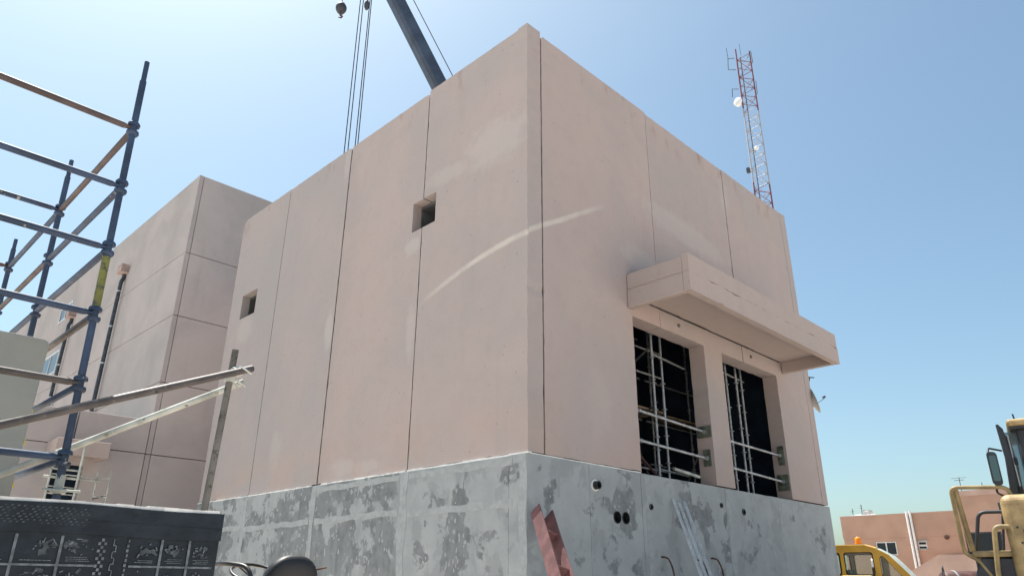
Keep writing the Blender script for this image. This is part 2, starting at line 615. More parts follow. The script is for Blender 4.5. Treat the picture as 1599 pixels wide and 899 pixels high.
def rough(out, amp=0.0022, step=0.11, chip=0.010, p_chip=0.05):
    """outline with uneven, here and there chipped edges"""
    res = []
    n = len(out)
    cx = sum(p[0] for p in out) / n
    cz = sum(p[1] for p in out) / n
    for i in range(n):
        a, b = Vector(out[i]), Vector(out[(i + 1) % n])
        d = b - a
        ln_ = d.length
        res.append((a.x, a.y))
        k = int(ln_ / step)
        if k < 3:
            continue
        t_ = d / ln_
        nr_ = Vector((-t_.y, t_.x))
        for j in range(1, k):
            u = (j + 0.5 * (rnd.random() - 0.5)) / k
            q_ = a + d * u
            o_ = rnd.gauss(0, amp)
            o_ = max(-2.2 * amp, min(2.2 * amp, o_))
            inward = 1 if (Vector((cx, cz)) - q_).dot(nr_) > 0 else -1
            if rnd.random() < p_chip:
                o_ = inward * chip * (0.4 + rnd.random())
            q_ = q_ + nr_ * o_
            res.append((q_.x, q_.y))
    return res


# ------------------------------------------------------------------ precast block (main subject)
B = thing('precast_building', 'large pink precast concrete block on a patchy grey plinth, with a canopy', 'building')
ZP, TH = 3.28, 0.33
# long face (plane x = 0): four panels; a square opening straddles the first joint
W0, W1, WZ0, WZ1 = 2.315, 3.0, 7.65, 8.26
panels = [
    ([(0, ZP), (2.675, ZP), (2.675, WZ0), (W0, WZ0), (W0, WZ1), (2.675, WZ1), (2.675, 10.70), (0.24, 10.70), (0.22, 10.73), (0, 10.73)], [], 0.0, 0.35),
    ([(2.705, ZP), (5.417, ZP), (5.417, 10.64), (2.78, 10.65), (2.705, 10.62), (2.705, WZ1), (W1, WZ1), (W1, WZ0), (2.705, WZ0)], [], 0.006, 0.2),
    ([(5.443, ZP), (8.108, ZP), (8.108, 10.62), (5.52, 10.64), (5.443, 10.60)], [], -0.003, 0.75),
    ([(8.132, ZP), (10.60, ZP), (10.60, 10.50), (10.45, 10.64), (8.132, 10.64)], [rect(9.2, 9.98, 7.65, 8.29)], 0.005, 0.9)]
for out, hol, dx, tone in panels:
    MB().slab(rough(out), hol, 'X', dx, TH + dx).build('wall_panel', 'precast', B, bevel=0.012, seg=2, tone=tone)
# short face (plane y = 0): panels with the two tall openings
OZ = 5.95
sp = [
    ([(0.36, ZP), (2.66, ZP), (2.66, OZ), (3.52, OZ), (3.52, 10.66), (0.40, 10.66), (0.36, 10.62)], 0.0, -0.1),
    ([(3.54, OZ), (5.02, OZ), (5.02, ZP), (5.70, ZP), (5.70, OZ), (6.59, OZ), (6.59, 10.63), (3.54, 10.63)], 0.006, 0.25),
    ([(6.61, OZ), (8.08, OZ), (8.08, ZP), (9.57, ZP), (9.57, 10.64), (6.61, 10.64)], 0.0, 0.1)]
for out, dy, tone in sp:
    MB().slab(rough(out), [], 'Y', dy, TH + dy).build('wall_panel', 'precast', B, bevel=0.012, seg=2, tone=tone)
# far sides
MB().box((9.59, 0.0, ZP), (9.88, 5.3, 10.66)).build('wall_panel', 'precast', B, bevel=0.012, seg=2, tone=0.2)
MB().box((9.59, 5.32, ZP), (9.88, 10.60, 10.66)).build('wall_panel', 'precast', B, bevel=0.012, seg=2, tone=0.2)
MB().box((0.36, 10.27, ZP), (9.57, 10.60, 10.62)).build('wall_panel', 'precast', B, bevel=0.012, seg=2, tone=0.2)
for yj in (2.69, 5.43, 8.12):
    xs = {2.69: 0.010, 5.43: 0.007, 8.12: 0.001}[yj]
    for z0, z1 in (((ZP, WZ0 - 0.02), (WZ1 + 0.02, 10.55)) if yj < 3 else ((ZP, 10.55),)):
        MB().box((xs, yj - 0.014, z0), (0.05, yj + 0.014, z1)).build('joint_sealant_or_added_filler', 'black_rubber', B)
for xj, z0 in ((0.345, ZP), (3.53, OZ + 0.02), (6.60, OZ + 0.02), (9.58, ZP)):
    MB().box((xj - 0.014, 0.018, z0), (xj + 0.014, 0.05, 10.55)).build('joint_sealant_or_added_filler', 'black_rubber', B)
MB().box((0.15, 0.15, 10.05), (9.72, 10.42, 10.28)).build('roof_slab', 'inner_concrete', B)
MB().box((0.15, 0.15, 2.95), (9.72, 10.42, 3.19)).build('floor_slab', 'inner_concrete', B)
MB().box((0.38, 4.6, 3.2), (9.5, 4.75, 10.04)).build('dark_backing_wall', 'inner_concrete', B)
MB().box((9.40, 0.36, 3.2), (9.56, 4.59, 10.04)).build('dark_backing_wall', 'inner_concrete', B)  # dark lining added over the pale end wall so the openings read dark
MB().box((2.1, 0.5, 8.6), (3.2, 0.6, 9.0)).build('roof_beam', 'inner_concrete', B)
# inner lining behind the small openings, set back to make a stepped reveal
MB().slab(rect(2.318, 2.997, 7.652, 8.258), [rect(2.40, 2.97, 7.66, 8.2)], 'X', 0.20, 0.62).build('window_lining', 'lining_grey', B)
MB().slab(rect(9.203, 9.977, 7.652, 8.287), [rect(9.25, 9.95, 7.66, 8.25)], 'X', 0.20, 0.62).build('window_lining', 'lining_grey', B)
MB().box((0.9, 1.6, 7.0), (0.95, 3.8, 8.8)).build('darkening_board', 'black_rubber', B)  # black board added behind the small opening to make it read dark

# plinth pieces
ZT = 3.25
holes = {'a': [(1.42, 2.95, 0.075)], 'b': [(1.94, 2.53, 0.092), (2.155, 2.532, 0.092)], 'c': [(2.84, 2.744, 0.05), (5.06, 2.93, 0.045)], 'd': [(5.87, 2.868, 0.06)]}


def plinth_piece(x0, x1, hs, tone):
    MB().slab(rough(rect(x0, x1, -0.1, ZT), 0.0012, 0.13, 0.006), [circ(*h) for h in hs], 'Y', -0.012, 0.32).build('plinth_panel', 'plinth', B, bevel=0.006, tone=tone)


plinth_piece(-0.035, 1.300, [], 0.42)
plinth_piece(1.306, 2.600, holes['a'] + holes['b'], 0.42)
plinth_piece(2.609, 5.235, holes['c'], 0.3)
plinth_piece(5.240, 9.895, holes['d'], 0.55)
for (y0, y1), tone in (((0.325, 2.69), 0.25), ((2.70, 5.43), -0.2), ((5.44, 8.12), -0.1), ((8.13, 10.62), 0.0)):
    MB().box((-0.035, y0, -0.1), (0.3, y1, ZT)).build('plinth_panel', 'plinth', B, bevel=0.006, tone=tone)
MB().box((0.3, 10.3, -0.1), (9.88, 10.61, ZT)).build('plinth_panel', 'plinth', B, tone=0.2)
MB().box((9.6, 0.33, -0.1), (9.89, 10.29, ZT)).build('plinth_panel', 'plinth', B, tone=0.2)


def band(pts, hw, name='mortar_band', face='X', at=-0.039):
    """trowelled mortar band with wavy edges, 4 mm proud of the plinth; pts are (u,z)"""
    L, Rr = [], []
    n = 26
    (u0, z0), (u1, z1) = pts
    du, dz = u1 - u0, z1 - z0
    ln = math.hypot(du, dz)
    nx, nz = -dz / ln, du / ln
    for i in range(n + 1):
        t = i / n
        a = hw * (0.85 + 0.2 * math.sin(i * 0.9 + u0) + 0.15 * rnd.random())
        b = hw * (0.85 + 0.2 * math.sin(i * 0.7 + u0 * 3) + 0.15 * rnd.random())
        L.append((u0 + du * t + nx * a, z0 + dz * t + nz * a))
        Rr.append((u0 + du * t - nx * b, z0 + dz * t - nz * b))
    MB().slab(L + Rr[::-1], [], face, at, at + 0.006).build(name, 'mortar', B)


for yj, hw in ((0.06, 0.075), (2.70, 0.10), (5.43, 0.075), (8.12, 0.075)):
    band([(yj, 0.0), (yj, ZT - 0.012)], hw)
for u0, u1, z in ((0.26, 2.58, 2.60), (2.82, 5.33, 2.62), (5.53, 8.03, 2.60), (8.21, 10.55, 2.62)):
    band([(u0, z + 0.01), (u1, z - 0.01)], 0.055)
for u0, u1, z in ((0.26, 2.58, 3.165), (2.82, 5.33, 3.165)):
    band([(u0, z), (u1, z)], 0.05)
for xj, hw in ((2.78, 0.07), (5.33, 0.08), (7.4, 0.05)):
    band([(xj, 0.0), (xj, ZT - 0.03)], hw, face='Y', at=-0.0150)
# pale bedding mortar along the ledge between plinth and panels
for y0, y1 in ((-0.03, 2.66), (2.72, 5.25), (5.6, 8.1), (8.14, 10.6)):
    q = MB()
    n = 14
    for i in range(n):
        a, b = y0 + (y1 - y0) * i / n, y0 + (y1 - y0) * (i + 1) / n
        q.box((-0.022 - 0.008 * rnd.random(), a, ZT + 0.001), (0.05, b - 0.002, ZT + 0.016 + 0.008 * rnd.random()))
    q.build('bedding_mortar', 'white_mortar', B)
q = MB()
for i in range(14):
    a = -0.01 + 2.65 * i / 14
    q.box((a, -0.010 + 0.004 * rnd.random(), ZT + 0.001), (a + 0.187, 0.05, ZT + 0.014 + 0.006 * rnd.random()))
q.build('bedding_mortar', 'white_mortar', B)
# canopy
can = MB().slab([(2.62, -1.10), (8.40, -1.10), (8.40, -0.02), (7.1, -0.018), (6.95, -0.034), (5.3, -0.022), (5.1, -0.04), (4.2, -0.028), (4.1, -0.045), (3.3, -0.03), (2.62, -0.016)], [], 'Z', 6.31, 6.42).build('canopy', 'precast_canopy', B, bevel=0.01, tone=0.1)
MB().box((2.66, -0.06, 6.421), (8.38, -0.004, 6.44)).build('joint_sealant_or_added_filler', 'black_rubber', B)  # black filler added to keep daylight out of the soffit gap
for x0, x1, y0 in ((3.05, 4.08, -0.020), (4.10, 5.15, -0.030), (5.2, 6.9, -0.022), (6.95, 8.3, -0.026)):  # black strips stand in for the shadow in the soffit joint
    MB().slab([(x0, -0.003), (x1, -0.003), (x1, y0 * (0.5 + rnd.random())), ((x0 + x1) / 2, y0), (x0 + 0.2, y0 * 0.6), (x0, y0 * 1.1)], [], 'Z', 6.298, 6.309).build('joint_shadow_strip', 'black_rubber', B)
for x in (4.15, 6.95):
    MB().lathe([(0.012, 0), (0.035, 0.004), (0.03, 0.03), (0.012, 0.032)], (x, 0.004, 6.14), (0, -1, 0), 10).build('lifting_socket', 'tube_weathered', B)
can['label'] = 'precast concrete canopy over the openings'
MB().box((2.53, -1.135, 6.055), (2.655, -0.006, 6.40)).build('end_fascia', 'precast_canopy', can, bevel=0.012, tone=0.4)
MB().box((2.536, -1.135, 6.404), (2.655, -0.006, 6.70)).build('end_fascia', 'precast_canopy', can, bevel=0.014, tone=0.4)
MB().slab(rough(rect(2.53, 8.50, 6.055, 6.40), 0.0025, 0.12, 0.02, 0.07), [], 'Y', -1.27, -1.143).build('front_fascia', 'precast_canopy', can, bevel=0.012, tone=0.1)
MB().slab(rough(rect(2.536, 8.494, 6.406, 6.72), 0.002, 0.12, 0.016, 0.07), [], 'Y', -1.264, -1.143).build('front_fascia', 'precast_canopy', can, bevel=0.014, tone=0.0)
MB().box((8.39, -1.138, 6.055), (8.50, -0.006, 6.40)).build('end_fascia', 'precast_canopy', can, bevel=0.012, tone=0.1)
MB().box((8.39, -1.138, 6.404), (8.494, -0.006, 6.70)).build('end_fascia', 'precast_canopy', can, bevel=0.012, tone=0.1)

# things cast into / leaning on the plinth
for k, (hx, hz, r) in enumerate(holes['a']):
    s = thing('pipe_sleeve', 'black pipe sleeve with pale collar sticking out of the grey plinth', 'pipe', (hx, 0, hz))
    MB().pipe((hx, -0.10, hz), (hx, 0.2, hz), r * 0.80, r * 0.62, 18).build('sleeve', 'black_plastic', s, smooth=40)
    MB().pipe((hx, -0.03, hz), (hx, -0.013, hz), r * 1.15, r * 0.84, 18).build('collar', 'white_plastic', s, smooth=40)
lab = ['left of the two large black core pipes side by side in the plinth', 'right of the two large black core pipes side by side in the plinth']
for k, (hx, hz, r) in enumerate(holes['b']):
    tag(MB().pipe((hx, -0.022, hz), (hx, 0.25, hz), r * 0.99, r * 0.90, 20).build('core_pipe', 'black_plastic', smooth=40), lab[k], 'pipe', 'twin core pipes in the plinth')
lab = ['small round conduit in the plinth just right of the twin pipes', 'small conduit mouth in the plinth under the middle pillar', 'small conduit mouth in the plinth under the right opening']
for k, (hx, hz, r) in enumerate(holes['c'] + holes['d']):
    tag(MB().pipe((hx, -0.03, hz), (hx, 0.2, hz), r * 0.97, r * 0.72, 16).build('conduit', 'black_plastic', smooth=40), lab[k], 'pipe', 'small conduits in the plinth')
for k, (rx, rz, lab) in enumerate(((3.05, 2.0, 'bent rusty bar poking from plinth left of the steel studs'), (4.05, 1.98, 'bent bar poking from plinth just right of the steel studs'),
                                   (4.55, 2.02, 'bent bar poking from plinth, furthest from the corner'))):
    pts = [(rx, 0.05, rz), (rx, -0.06, rz), (rx + 0.02, -0.12, rz - 0.02), (rx + 0.06, -0.16, rz - 0.14), (rx + 0.10, -0.17, rz - 0.36)]
    tag(MB().path(rounded(pts, 0.08), 0.014, 8).build('bent_bar', 'rust_bar', smooth=50), lab, 'rebar', 'bent bars in the plinth')

# red steel formwork soldier leaning on the plinth next to the corner
F = thing('formwork_frame', 'faded red steel formwork frame leaning on the plinth by the corner', 'formwork', (-0.55, -1.6, 0))
top, bot = Vector((0.12, -0.14, 2.49)), Vector((-0.90, -2.02, 0.0))
ax = (top - bot).normalized()
sx = Vector((1, 0, 0)) - ax * ax.x
sx.normalize()
nrm = ax.cross(sx).normalized()
for s in (-1, 1):
    MB().bar(bot + sx * 0.11 * s, top + sx * 0.11 * s - ax * (0.02 if s > 0 else 0), 0.022, 0.19, nrm).build('rail', 'red_paint', F, bevel=0.003)
for f in (0.10, 0.30, 0.50, 0.70, 0.87):
    c = bot.lerp(top, f)
    MB().bar(c - sx * 0.098, c + sx * 0.098, 0.02, 0.15, nrm).build('cross_plate', 'red_paint', F, bevel=0.003)
# galvanised studs leaning on the plinth
lab = ['leftmost of three galvanised steel studs leaning on the plinth', 'middle one of three galvanised steel studs leaning on the plinth', 'rightmost of three galvanised steel studs leaning on the plinth']
for k, (tx, bx_, dz) in enumerate(((3.43, 2.74, 2.90), (3.60, 2.93, 2.86), (3.76, 3.07, 2.89))):
    a, b = Vector((bx_, -1.45 + 0.03 * k, 0.0)), Vector((tx, -0.05, dz))
    ax = (b - a).normalized()
    sx = Vector((1, 0, 0)) - ax * ax.x
    sx.normalize()
    nr = ax.cross(sx)
    q = MB()
    q.bar(a, b, 0.036, 0.004, nr)
    q.bar(a - sx * 0.020 - nr * 0.014, b - sx * 0.020 - nr * 0.014, 0.004, 0.028, nr)
    q.bar(a + sx * 0.020 - nr * 0.014, b + sx * 0.020 - nr * 0.014, 0.004, 0.028, nr)
    tag(q.build('steel_stud', 'stud_steel'), lab[k], 'stud', 'steel studs leaning on the plinth')

# ------------------------------------------------------------------ scaffold inside the block


def standard(x, y, z0, z1, root, r=0.024, mat='galv_dull', step=0.5, zoff=0.0):
    s = MB().tube((x, y, z0), (x, y, z1), r, 12).build('standard', mat, root, smooth=50)
    z = z0 + 0.35 + zoff
    while z < z1 - 0.1:
        MB().lathe([(r, -0.012), (0.055, -0.006), (0.055, 0.006), (r, 0.012)], (x, y, z), n=10).build('rosette', mat, s)
        z += step
    return s


SI = thing('ringlock_scaffold', 'galvanised scaffold tower standing inside the left tall opening', 'scaffold', (4.1, 1.0, 3.2), group='scaffolds inside the block')
for x, y, zo in ((3.93, 0.5, 0.0), (4.42, 0.62, 0.1), (4.30, 1.6, 0.05), (3.1, 1.6, 0), (5.6, 1.6, 0.1)):
    standard(x, y, 3.22, 7.6 if y > 1 else 6.9, SI, zoff=zo)
for z in (3.75, 4.9, 5.75, 6.3):
    MB().tube((2.8, 1.63, z), (6.0, 1.63, z + 0.01), 0.021, 10).build('ledger', 'galv_dull', SI, smooth=50)
for z in (4.65, 5.8):
    MB().tube((3.96, 0.53, z), (4.75, 1.6, z), 0.021, 10).build('ledger', 'galv_dull', SI, smooth=50)
MB().tube((3.93, 0.56, 3.52), (5.2, 0.70, 3.52), 0.021, 10).build('ledger', 'galv_dull', SI, smooth=50)
MB().tube((3.95, 0.53, 5.66), (5.3, 0.66, 5.66), 0.021, 10).build('ledger', 'galv_dull', SI, smooth=50)
MB().tube((3.0, 1.58, 3.4), (4.3, 1.58, 5.6), 0.02, 10).build('brace', 'tube_galv_dirty', SI, smooth=50)
MB().tube((3.3, 1.3, 4.6), (4.9, 0.9, 3.2), 0.026, 10).build('brace', 'red_paint', SI, smooth=50)
MB().tube((5.5, 1.68, 3.3), (4.4, 1.68, 5.2), 0.02, 10).build('brace', 'tube_rust', SI, smooth=50)
for i in range(3):
    MB().box((3.2, 1.72 + i * 0.24, 5.02), (6.1, 1.94 + i * 0.24, 5.06)).build('platform_board', 'plywood', SI, bevel=0.004)
for x, y, zo in ((3.25, 2.9, 0.0), (4.9, 2.9, 0.2), (6.3, 2.9, 0.1)):
    standard(x, y, 3.22, 8.6, SI, zoff=zo)
for z in (4.2, 5.2, 6.2, 7.2):
    MB().tube((2.6, 2.93, z), (7.0, 2.93, z), 0.021, 10).build('ledger', 'galv_dull', SI, smooth=50)
for z in (4.55, 5.55, 6.4):
    MB().tube((4.30, 1.6, z), (4.9, 2.9, z), 0.021, 10).build('ledger', 'galv_dull', SI, smooth=50)
    MB().tube((3.1, 1.6, z), (3.25, 2.9, z), 0.021, 10).build('ledger', 'galv_dull', SI, smooth=50)
MB().tube((3.3, 2.98, 3.6), (4.85, 2.98, 6.2), 0.02, 10).build('brace', 'galv_dull', SI, smooth=50)
MB().tube((4.9, 2.98, 4.2), (3.3, 2.98, 6.8), 0.02, 10).build('brace', 'tube_galv_dirty', SI, smooth=50)
SJ = thing('ringlock_scaffold', 'galvanised scaffold tower standing inside the right tall opening', 'scaffold', (7.0, 1.0, 3.2), group='scaffolds inside the block')
for x, y, zo in ((6.70, 0.5, 0.0), (7.14, 0.5, 0.12), (7.60, 0.62, 0.06), (8.6, 1.7, 0)):
    standard(x, y, 3.22, 6.9, SJ, zoff=zo)
for z in (4.1, 5.1, 6.0):
    MB().tube((6.7, 0.55, z), (8.6, 1.66, z), 0.021, 10).build('ledger', 'galv_dull', SJ, smooth=50)
MB().tube((6.5, 0.55, 5.86), (7.8, 0.66, 5.86), 0.021, 10).build('ledger', 'galv_dull', SJ, smooth=50)
for x, y, zo in ((7.4, 2.9, 0.0), (9.1, 2.9, 0.2)):
    standard(x, y, 3.22, 8.6, SJ, zoff=zo)
for z in (4.2, 5.2, 6.2):
    MB().tube((7.2, 2.93, z), (9.4, 2.93, z), 0.021, 10).build('ledger', 'galv_dull', SJ, smooth=50)
for i in range(2):
    MB().box((7.3, 2.4 + i * 0.24, 5.24), (9.4, 2.62 + i * 0.24, 5.28)).build('platform_board', 'plywood', SJ, bevel=0.004)
MB().tube((6.6, 1.7, 3.4), (8.4, 1.7, 5.6), 0.02, 10).build('brace', 'tube_rust', SJ, smooth=50)
# guard tubes wedged across the openings, with packing plates
G = [(2.67, 4.96, 4.34, 4.265, 'upper galvanised guard tube across the left opening', (0.012, 0.31, -0.10, 0.11), 0.0),
     (2.67, 4.96, 3.83, 3.775, 'lower galvanised guard tube across the left opening', (0.07, 0.21, -0.14, 0.16), 0.0),
     (5.71, 8.02, 4.225, 4.19, 'upper galvanised guard tube across the right opening', (0.05, 0.19, -0.2, 0.2), 0.0),
     (5.71, 8.02, 3.71, 3.64, 'lower galvanised guard tube across the right opening', (0.02, 0.27, -0.18, 0.15), 0.0)]
for x0, x1, z0, z1, lab, (py0, py1, pz0, pz1), _ in G:
    o = thing('guard_tube', lab, 'tube', (x0, 0.14, z0), group='guard tubes across the openings')
    MB().tube((x0, 0.14, z0), (x1, 0.14, z1), 0.024, 12).build('tube', 'galv_dull', o, smooth=50)
    MB().box((x1 + 0.025, py0, z1 + pz0), (x1 + 0.055, py1, z1 + pz1)).build('packing_plate', 'green_ply', o, bevel=0.004)
    MB().lathe([(0.045, 0), (0.045, 0.02), (0.034, 0.021), (0.034, 0.09)], (x1 + 0.024, 0.14, z1), (-1, 0, 0), 10).build('jack_foot', 'galv_dull', o, smooth=40)
    MB().lathe([(0.030, 0), (0.036, 0.01), (0.036, 0.05), (0.03, 0.06)], (x0 + 0.2, 0.14, z0 - 0.006), (1, 0, 0), 10).build('coupler', 'galv_dull', o)
tag(MB().pipe((4.05, 0.28, 3.50), (4.75, 0.20, 3.42), 0.03, 0.024).build('loose_tube', 'tube_galv_dirty', smooth=50), 'short loose galvanised tube lying at the sill of the left opening', 'tube')

# ------------------------------------------------------------------ hall behind (left)
H = thing('hall_building', 'tall pink panelled hall behind the scaffolding with dark downpipes', 'building', (-0.24, 14.0, 0))
zs = [(0.0, 2.74), (2.76, 4.745), (4.765, 6.745), (6.765, 8.745), (8.765, 10.75), (10.77, 13.43)]
hw = [(26.0, 27.7, 11.75, 12.45), (26.2, 28.6, 9.35, 10.35), (26.2, 28.6, 7.0, 7.95)]
for k, (z0, z1) in enumerate(zs):
    hs = [rect(a, b, c, d) for a, b, c, d in hw if z0 < c < z1]
    MB().slab(rect(14.0, 44.0, z0, z1), hs, 'X', -0.24, -0.105).build('wall_panel', 'precast_hall', H, bevel=0.008, tone=0.5 + 0.1 * (k % 2))
    MB().box((-0.09, 14.0, z0), (9.0, 14.2, z1)).build('wall_panel', 'precast_hall', H, bevel=0.008, tone=0.0 + 0.08 * (k % 2))
MB().box((-0.1, 14.25, 13.0), (9.0, 44, 13.2)).build('roof_slab', 'slab_concrete', H)
MB().box((9.01, 14.0, 0), (9.2, 44, 13.4)).build('wall_panel', 'precast_hall', H, tone=0.3)
for a, b, c, d in hw:
    wdw = MB().slab(rect(a + .01, b - .01, c + .01, d - .01), [rect(a + .08, (a + b) / 2 - .03, c + .08, d - .08), rect((a + b) / 2 + .03, b - .08, c + .08, d - .08)], 'X', -0.255, -0.2).build('window', 'alu_frame', H)
    for u0, u1 in ((a + .08, (a + b) / 2 - .03), ((a + b) / 2 + .03, b - .08)):
        MB().box((-0.232, u0, c + .08), (-0.224, u1, d - .08)).build('pane', 'glass_dark', wdw)
# downpipes
for y, zt, zb in ((19.45, 11.95, 5.7), (25.3, 11.75, 5.7)):
    dp = MB().path(rounded([(-0.30, y, zt - 0.28), (-0.30, y, zt - 0.5), (-0.36, y - 0.04, zt - 0.62), (-0.36, y - 0.04, zb)], 0.08), 0.065, 12).build('downpipe', 'dark_pipe', H, smooth=50)
    MB().slab([(y - 0.24, zt - 0.02), (y + 0.20, zt - 0.02), (y + 0.16, zt - 0.30), (y - 0.20, zt - 0.30)], [], 'X', -0.50, -0.245).build('hopper', 'hopper_pink', dp)
    MB().box((-0.52, y - 0.27, zt - 0.33), (-0.245, y + 0.17, zt - 0.303)).build('hopper_lip', 'hopper_pink', dp)
    for z in (zt - 1.0, zt - 2.3, zt - 3.6, zt - 4.9):
        MB().lathe([(0.066, -.03), (0.078, -.025), (0.078, .025), (0.066, .03)], (-0.36, y - 0.04, z), n=12).build('pipe_bracket', 'galvanised', dp)
# entrance annex in front of the hall
AX = thing('entrance_annex', 'low pink annex with a small canopy at the foot of the hall', 'building', (-1.8, 14.0, 0))
MB().box((-2.02, 13.985, 4.765), (-0.262, 14.13, 5.655)).build('wall_panel', 'precast_hall', AX, bevel=0.008, tone=0.1)
MB().slab([(-3.6, 0), (-2.36, 0), (-2.36, 4.28), (-1.66, 4.28), (-1.66, 0), (-0.262, 0), (-0.262, 4.745), (-3.6, 4.745)], [], 'Y', 13.985, 14.13).build('wall_panel', 'precast_hall', AX, bevel=0.008, tone=0.1)
MB().box((-3.6, 13.985, 4.765), (-2.05, 14.13, 5.64)).build('wall_panel', 'precast_hall', AX, bevel=0.008, tone=0.0)
MB().box((-3.6, 14.14, 0), (-3.45, 17.8, 5.64)).build('wall_panel', 'precast_hall', AX, bevel=0.008, tone=0.0)
MB().box((-3.44, 14.14, 5.35), (-0.25, 17.8, 5.5)).build('roof_slab', 'slab_concrete', AX)
MB().box((-3.6, 17.81, 0), (-0.25, 17.95, 5.64)).build('wall_panel', 'precast_hall', AX, tone=0.0)
MB().box((-3.0, 14.6, 0), (-1.0, 14.66, 5)).build('darkening_board', 'inner_concrete', AX)
ac = MB().box((-2.57, 13.25, 4.47), (-1.40, 13.975, 4.55)).build('canopy', 'precast_canopy', AX, bevel=0.01, tone=0.2)
MB().box((-2.59, 13.13, 4.40), (-1.38, 13.24, 4.78)).build('front_fascia', 'precast_canopy', ac, bevel=0.01, tone=0.2)
MB().box((-2.59, 13.245, 4.40), (-2.50, 13.975, 4.77)).build('end_fascia', 'precast_canopy', ac, bevel=0.01, tone=0.3)
MB().box((-1.47, 13.245, 4.40), (-1.38, 13.975, 4.77)).build('end_fascia', 'precast_canopy', ac, bevel=0.01, tone=0.3)
# small access scaffold at the annex
SA = thing('access_scaffold', 'small pale scaffold standing in front of the annex doorway', 'scaffold', (-2.0, 13.0, 0))
for x, y, z1, r in ((-2.02, 12.9, 4.63, 0.03), (-1.57, 13.05, 4.05, 0.018), (-1.30, 12.95, 4.10, 0.018), (-2.62, 12.9, 4.0, 0.024), (-2.40, 12.95, 4.0, 0.02)):
    MB().tube((x, y, 0), (x, y, z1), r, 10).build('standard', 'tube_galv_dirty', SA, smooth=50)
for x0, x1, z, r in ((-2.75, -1.5, 3.83, 0.03), (-2.6, -1.25, 3.90, 0.014), (-2.75, -1.95, 4.02, 0.024), (-2.65, -1.95, 3.62, 0.014), (-2.6, -1.9, 3.46, 0.016), (-1.6, -1.28, 3.46, 0.016)):
    MB().tube((x0, 12.9, z), (x1, 13.0, z), r, 10).build('ledger', 'tube_galv_dirty', SA, smooth=50)
MB().tube((-1.60, 12.95, 3.40), (-1.28, 12.95, 3.52), 0.014, 8).build('brace', 'tube_rust', SA, smooth=50)

# ------------------------------------------------------------------ foreground cup-lock scaffold
KX, KY, ZN = -0.036, -0.0425, 4.84


def ln(x, y, z):
    return Vector((x + KX * (z - 2), y + KY * (z - 2), z))


S = thing('cuplock_scaffold', 'dark blue cup-lock scaffold in the foreground left', 'scaffold', (-5.8, -1.3, 0))
S1 = (-5.872, -1.339)
BAY = 1.904
cups = MB().lathe([(0.026, -0.02), (0.044, -0.018), (0.046, 0.0), (0.038, 0.014), (0.026, 0.018)], (0, 0, 0), n=12).build('cup', 'tube_blue', S, world=False, smooth=45).data
bpy.data.objects.remove([o for o in S.children][0])


def cup(p, parent, tilt):
    o = bpy.data.objects.new('cup', cups)
    col.objects.link(o)
    o.parent = parent
    o.location = p - ROOT[S.name]
    o.rotation_euler = tilt


def cstd(x, y, ztop, nodes, spigot=0.18, olive=None):
    s = MB().tube(ln(x, y, 0.02), ln(x, y, ztop), 0.0245, 14).build('standard', 'tube_blue', S, smooth=50)
    if spigot:
        MB().tube(ln(x, y, ztop + 0.001), ln(x, y, ztop + spigot), 0.019, 12).build('spigot', 'tube_blue', s, smooth=50)
    if olive:
        MB().pipe(ln(x, y, olive[0]), ln(x, y, olive[1]), 0.0275, 0.025, 14).build('painted_band', 'tube_olive', s, smooth=50)
    tl = (-KY, KX, 0)
    for k in nodes:
        z = ZN - 0.5 * k
        cup(ln(x, y, z + 0.045), s, (tl[0], tl[1], rnd.random() * 6))
        cup(ln(x, y, z - 0.035), s, (math.pi + tl[0], tl[1], rnd.random() * 6))
    MB().lathe([(0.075, 0), (0.075, 0.012), (0.02, 0.014), (0.02, 0.1)], ln(x, y, 0.0), n=12).build('base_plate', 'tube_rust', s)
    return s


cstd(*S1, 5.28, range(0, 10), olive=(ZN - 1.46, ZN - 1.06))
cstd(S1[0], S1[1] + BAY, 5.20, range(0, 10))
cstd(S1[0], S1[1] + 2 * BAY, 5.06, range(0, 10), spigot=0.12)
for j in range(3):
    cstd(S1[0] - 1.8, S1[1] + j * BAY, 5.2, range(0, 10), spigot=0)
lm = ['tube_brown', 'tube_blue', 'tube_blue', 'tube_blue', 'tube_rust', 'tube_blue']


def rail(name, a, b, mat, r=0.0242):
    d = (b - a).normalized()
    MB().path([a + d * 0.012, a + d * 0.05, a + d * 0.07, b - d * 0.07, b - d * 0.05, b - d * 0.012], [r * .7, r * .75, r, r, r * .75, r * .7], 12).build(name, mat, S, smooth=50)


for k in range(6):
    z = ZN - 0.5 * k
    rail('ledger', ln(S1[0], S1[1], z + 0.01), ln(S1[0] - 1.8, S1[1], z + 0.01), lm[k])
for k in (0,):
    rail('ledger', ln(S1[0], S1[1] + BAY, ZN + .01), ln(S1[0] - 1.8, S1[1] + BAY, ZN + .01), 'tube_blue')
rail('ledger', ln(S1[0], S1[1] + 2 * BAY, ZN + .01), ln(S1[0] - 1.8, S1[1] + 2 * BAY, ZN + .01), 'tube_brown')
tm = ['tube_brown', 'tube_blue', 'tube_blue', 'tube_rust', 'tube_blue', 'tube_blue']
for k in range(6):
    z = ZN - 0.5 * k
    rail('transom', ln(S1[0], S1[1], z), ln(S1[0], S1[1] + BAY, z), tm[k])
for k in range(3):
    z = ZN - 0.5 * k
    rail('transom', ln(S1[0], S1[1] + BAY, z), ln(S1[0], S1[1] + 2 * BAY, z), ['tube_blue', 'tube_brown', 'tube_blue'][k])
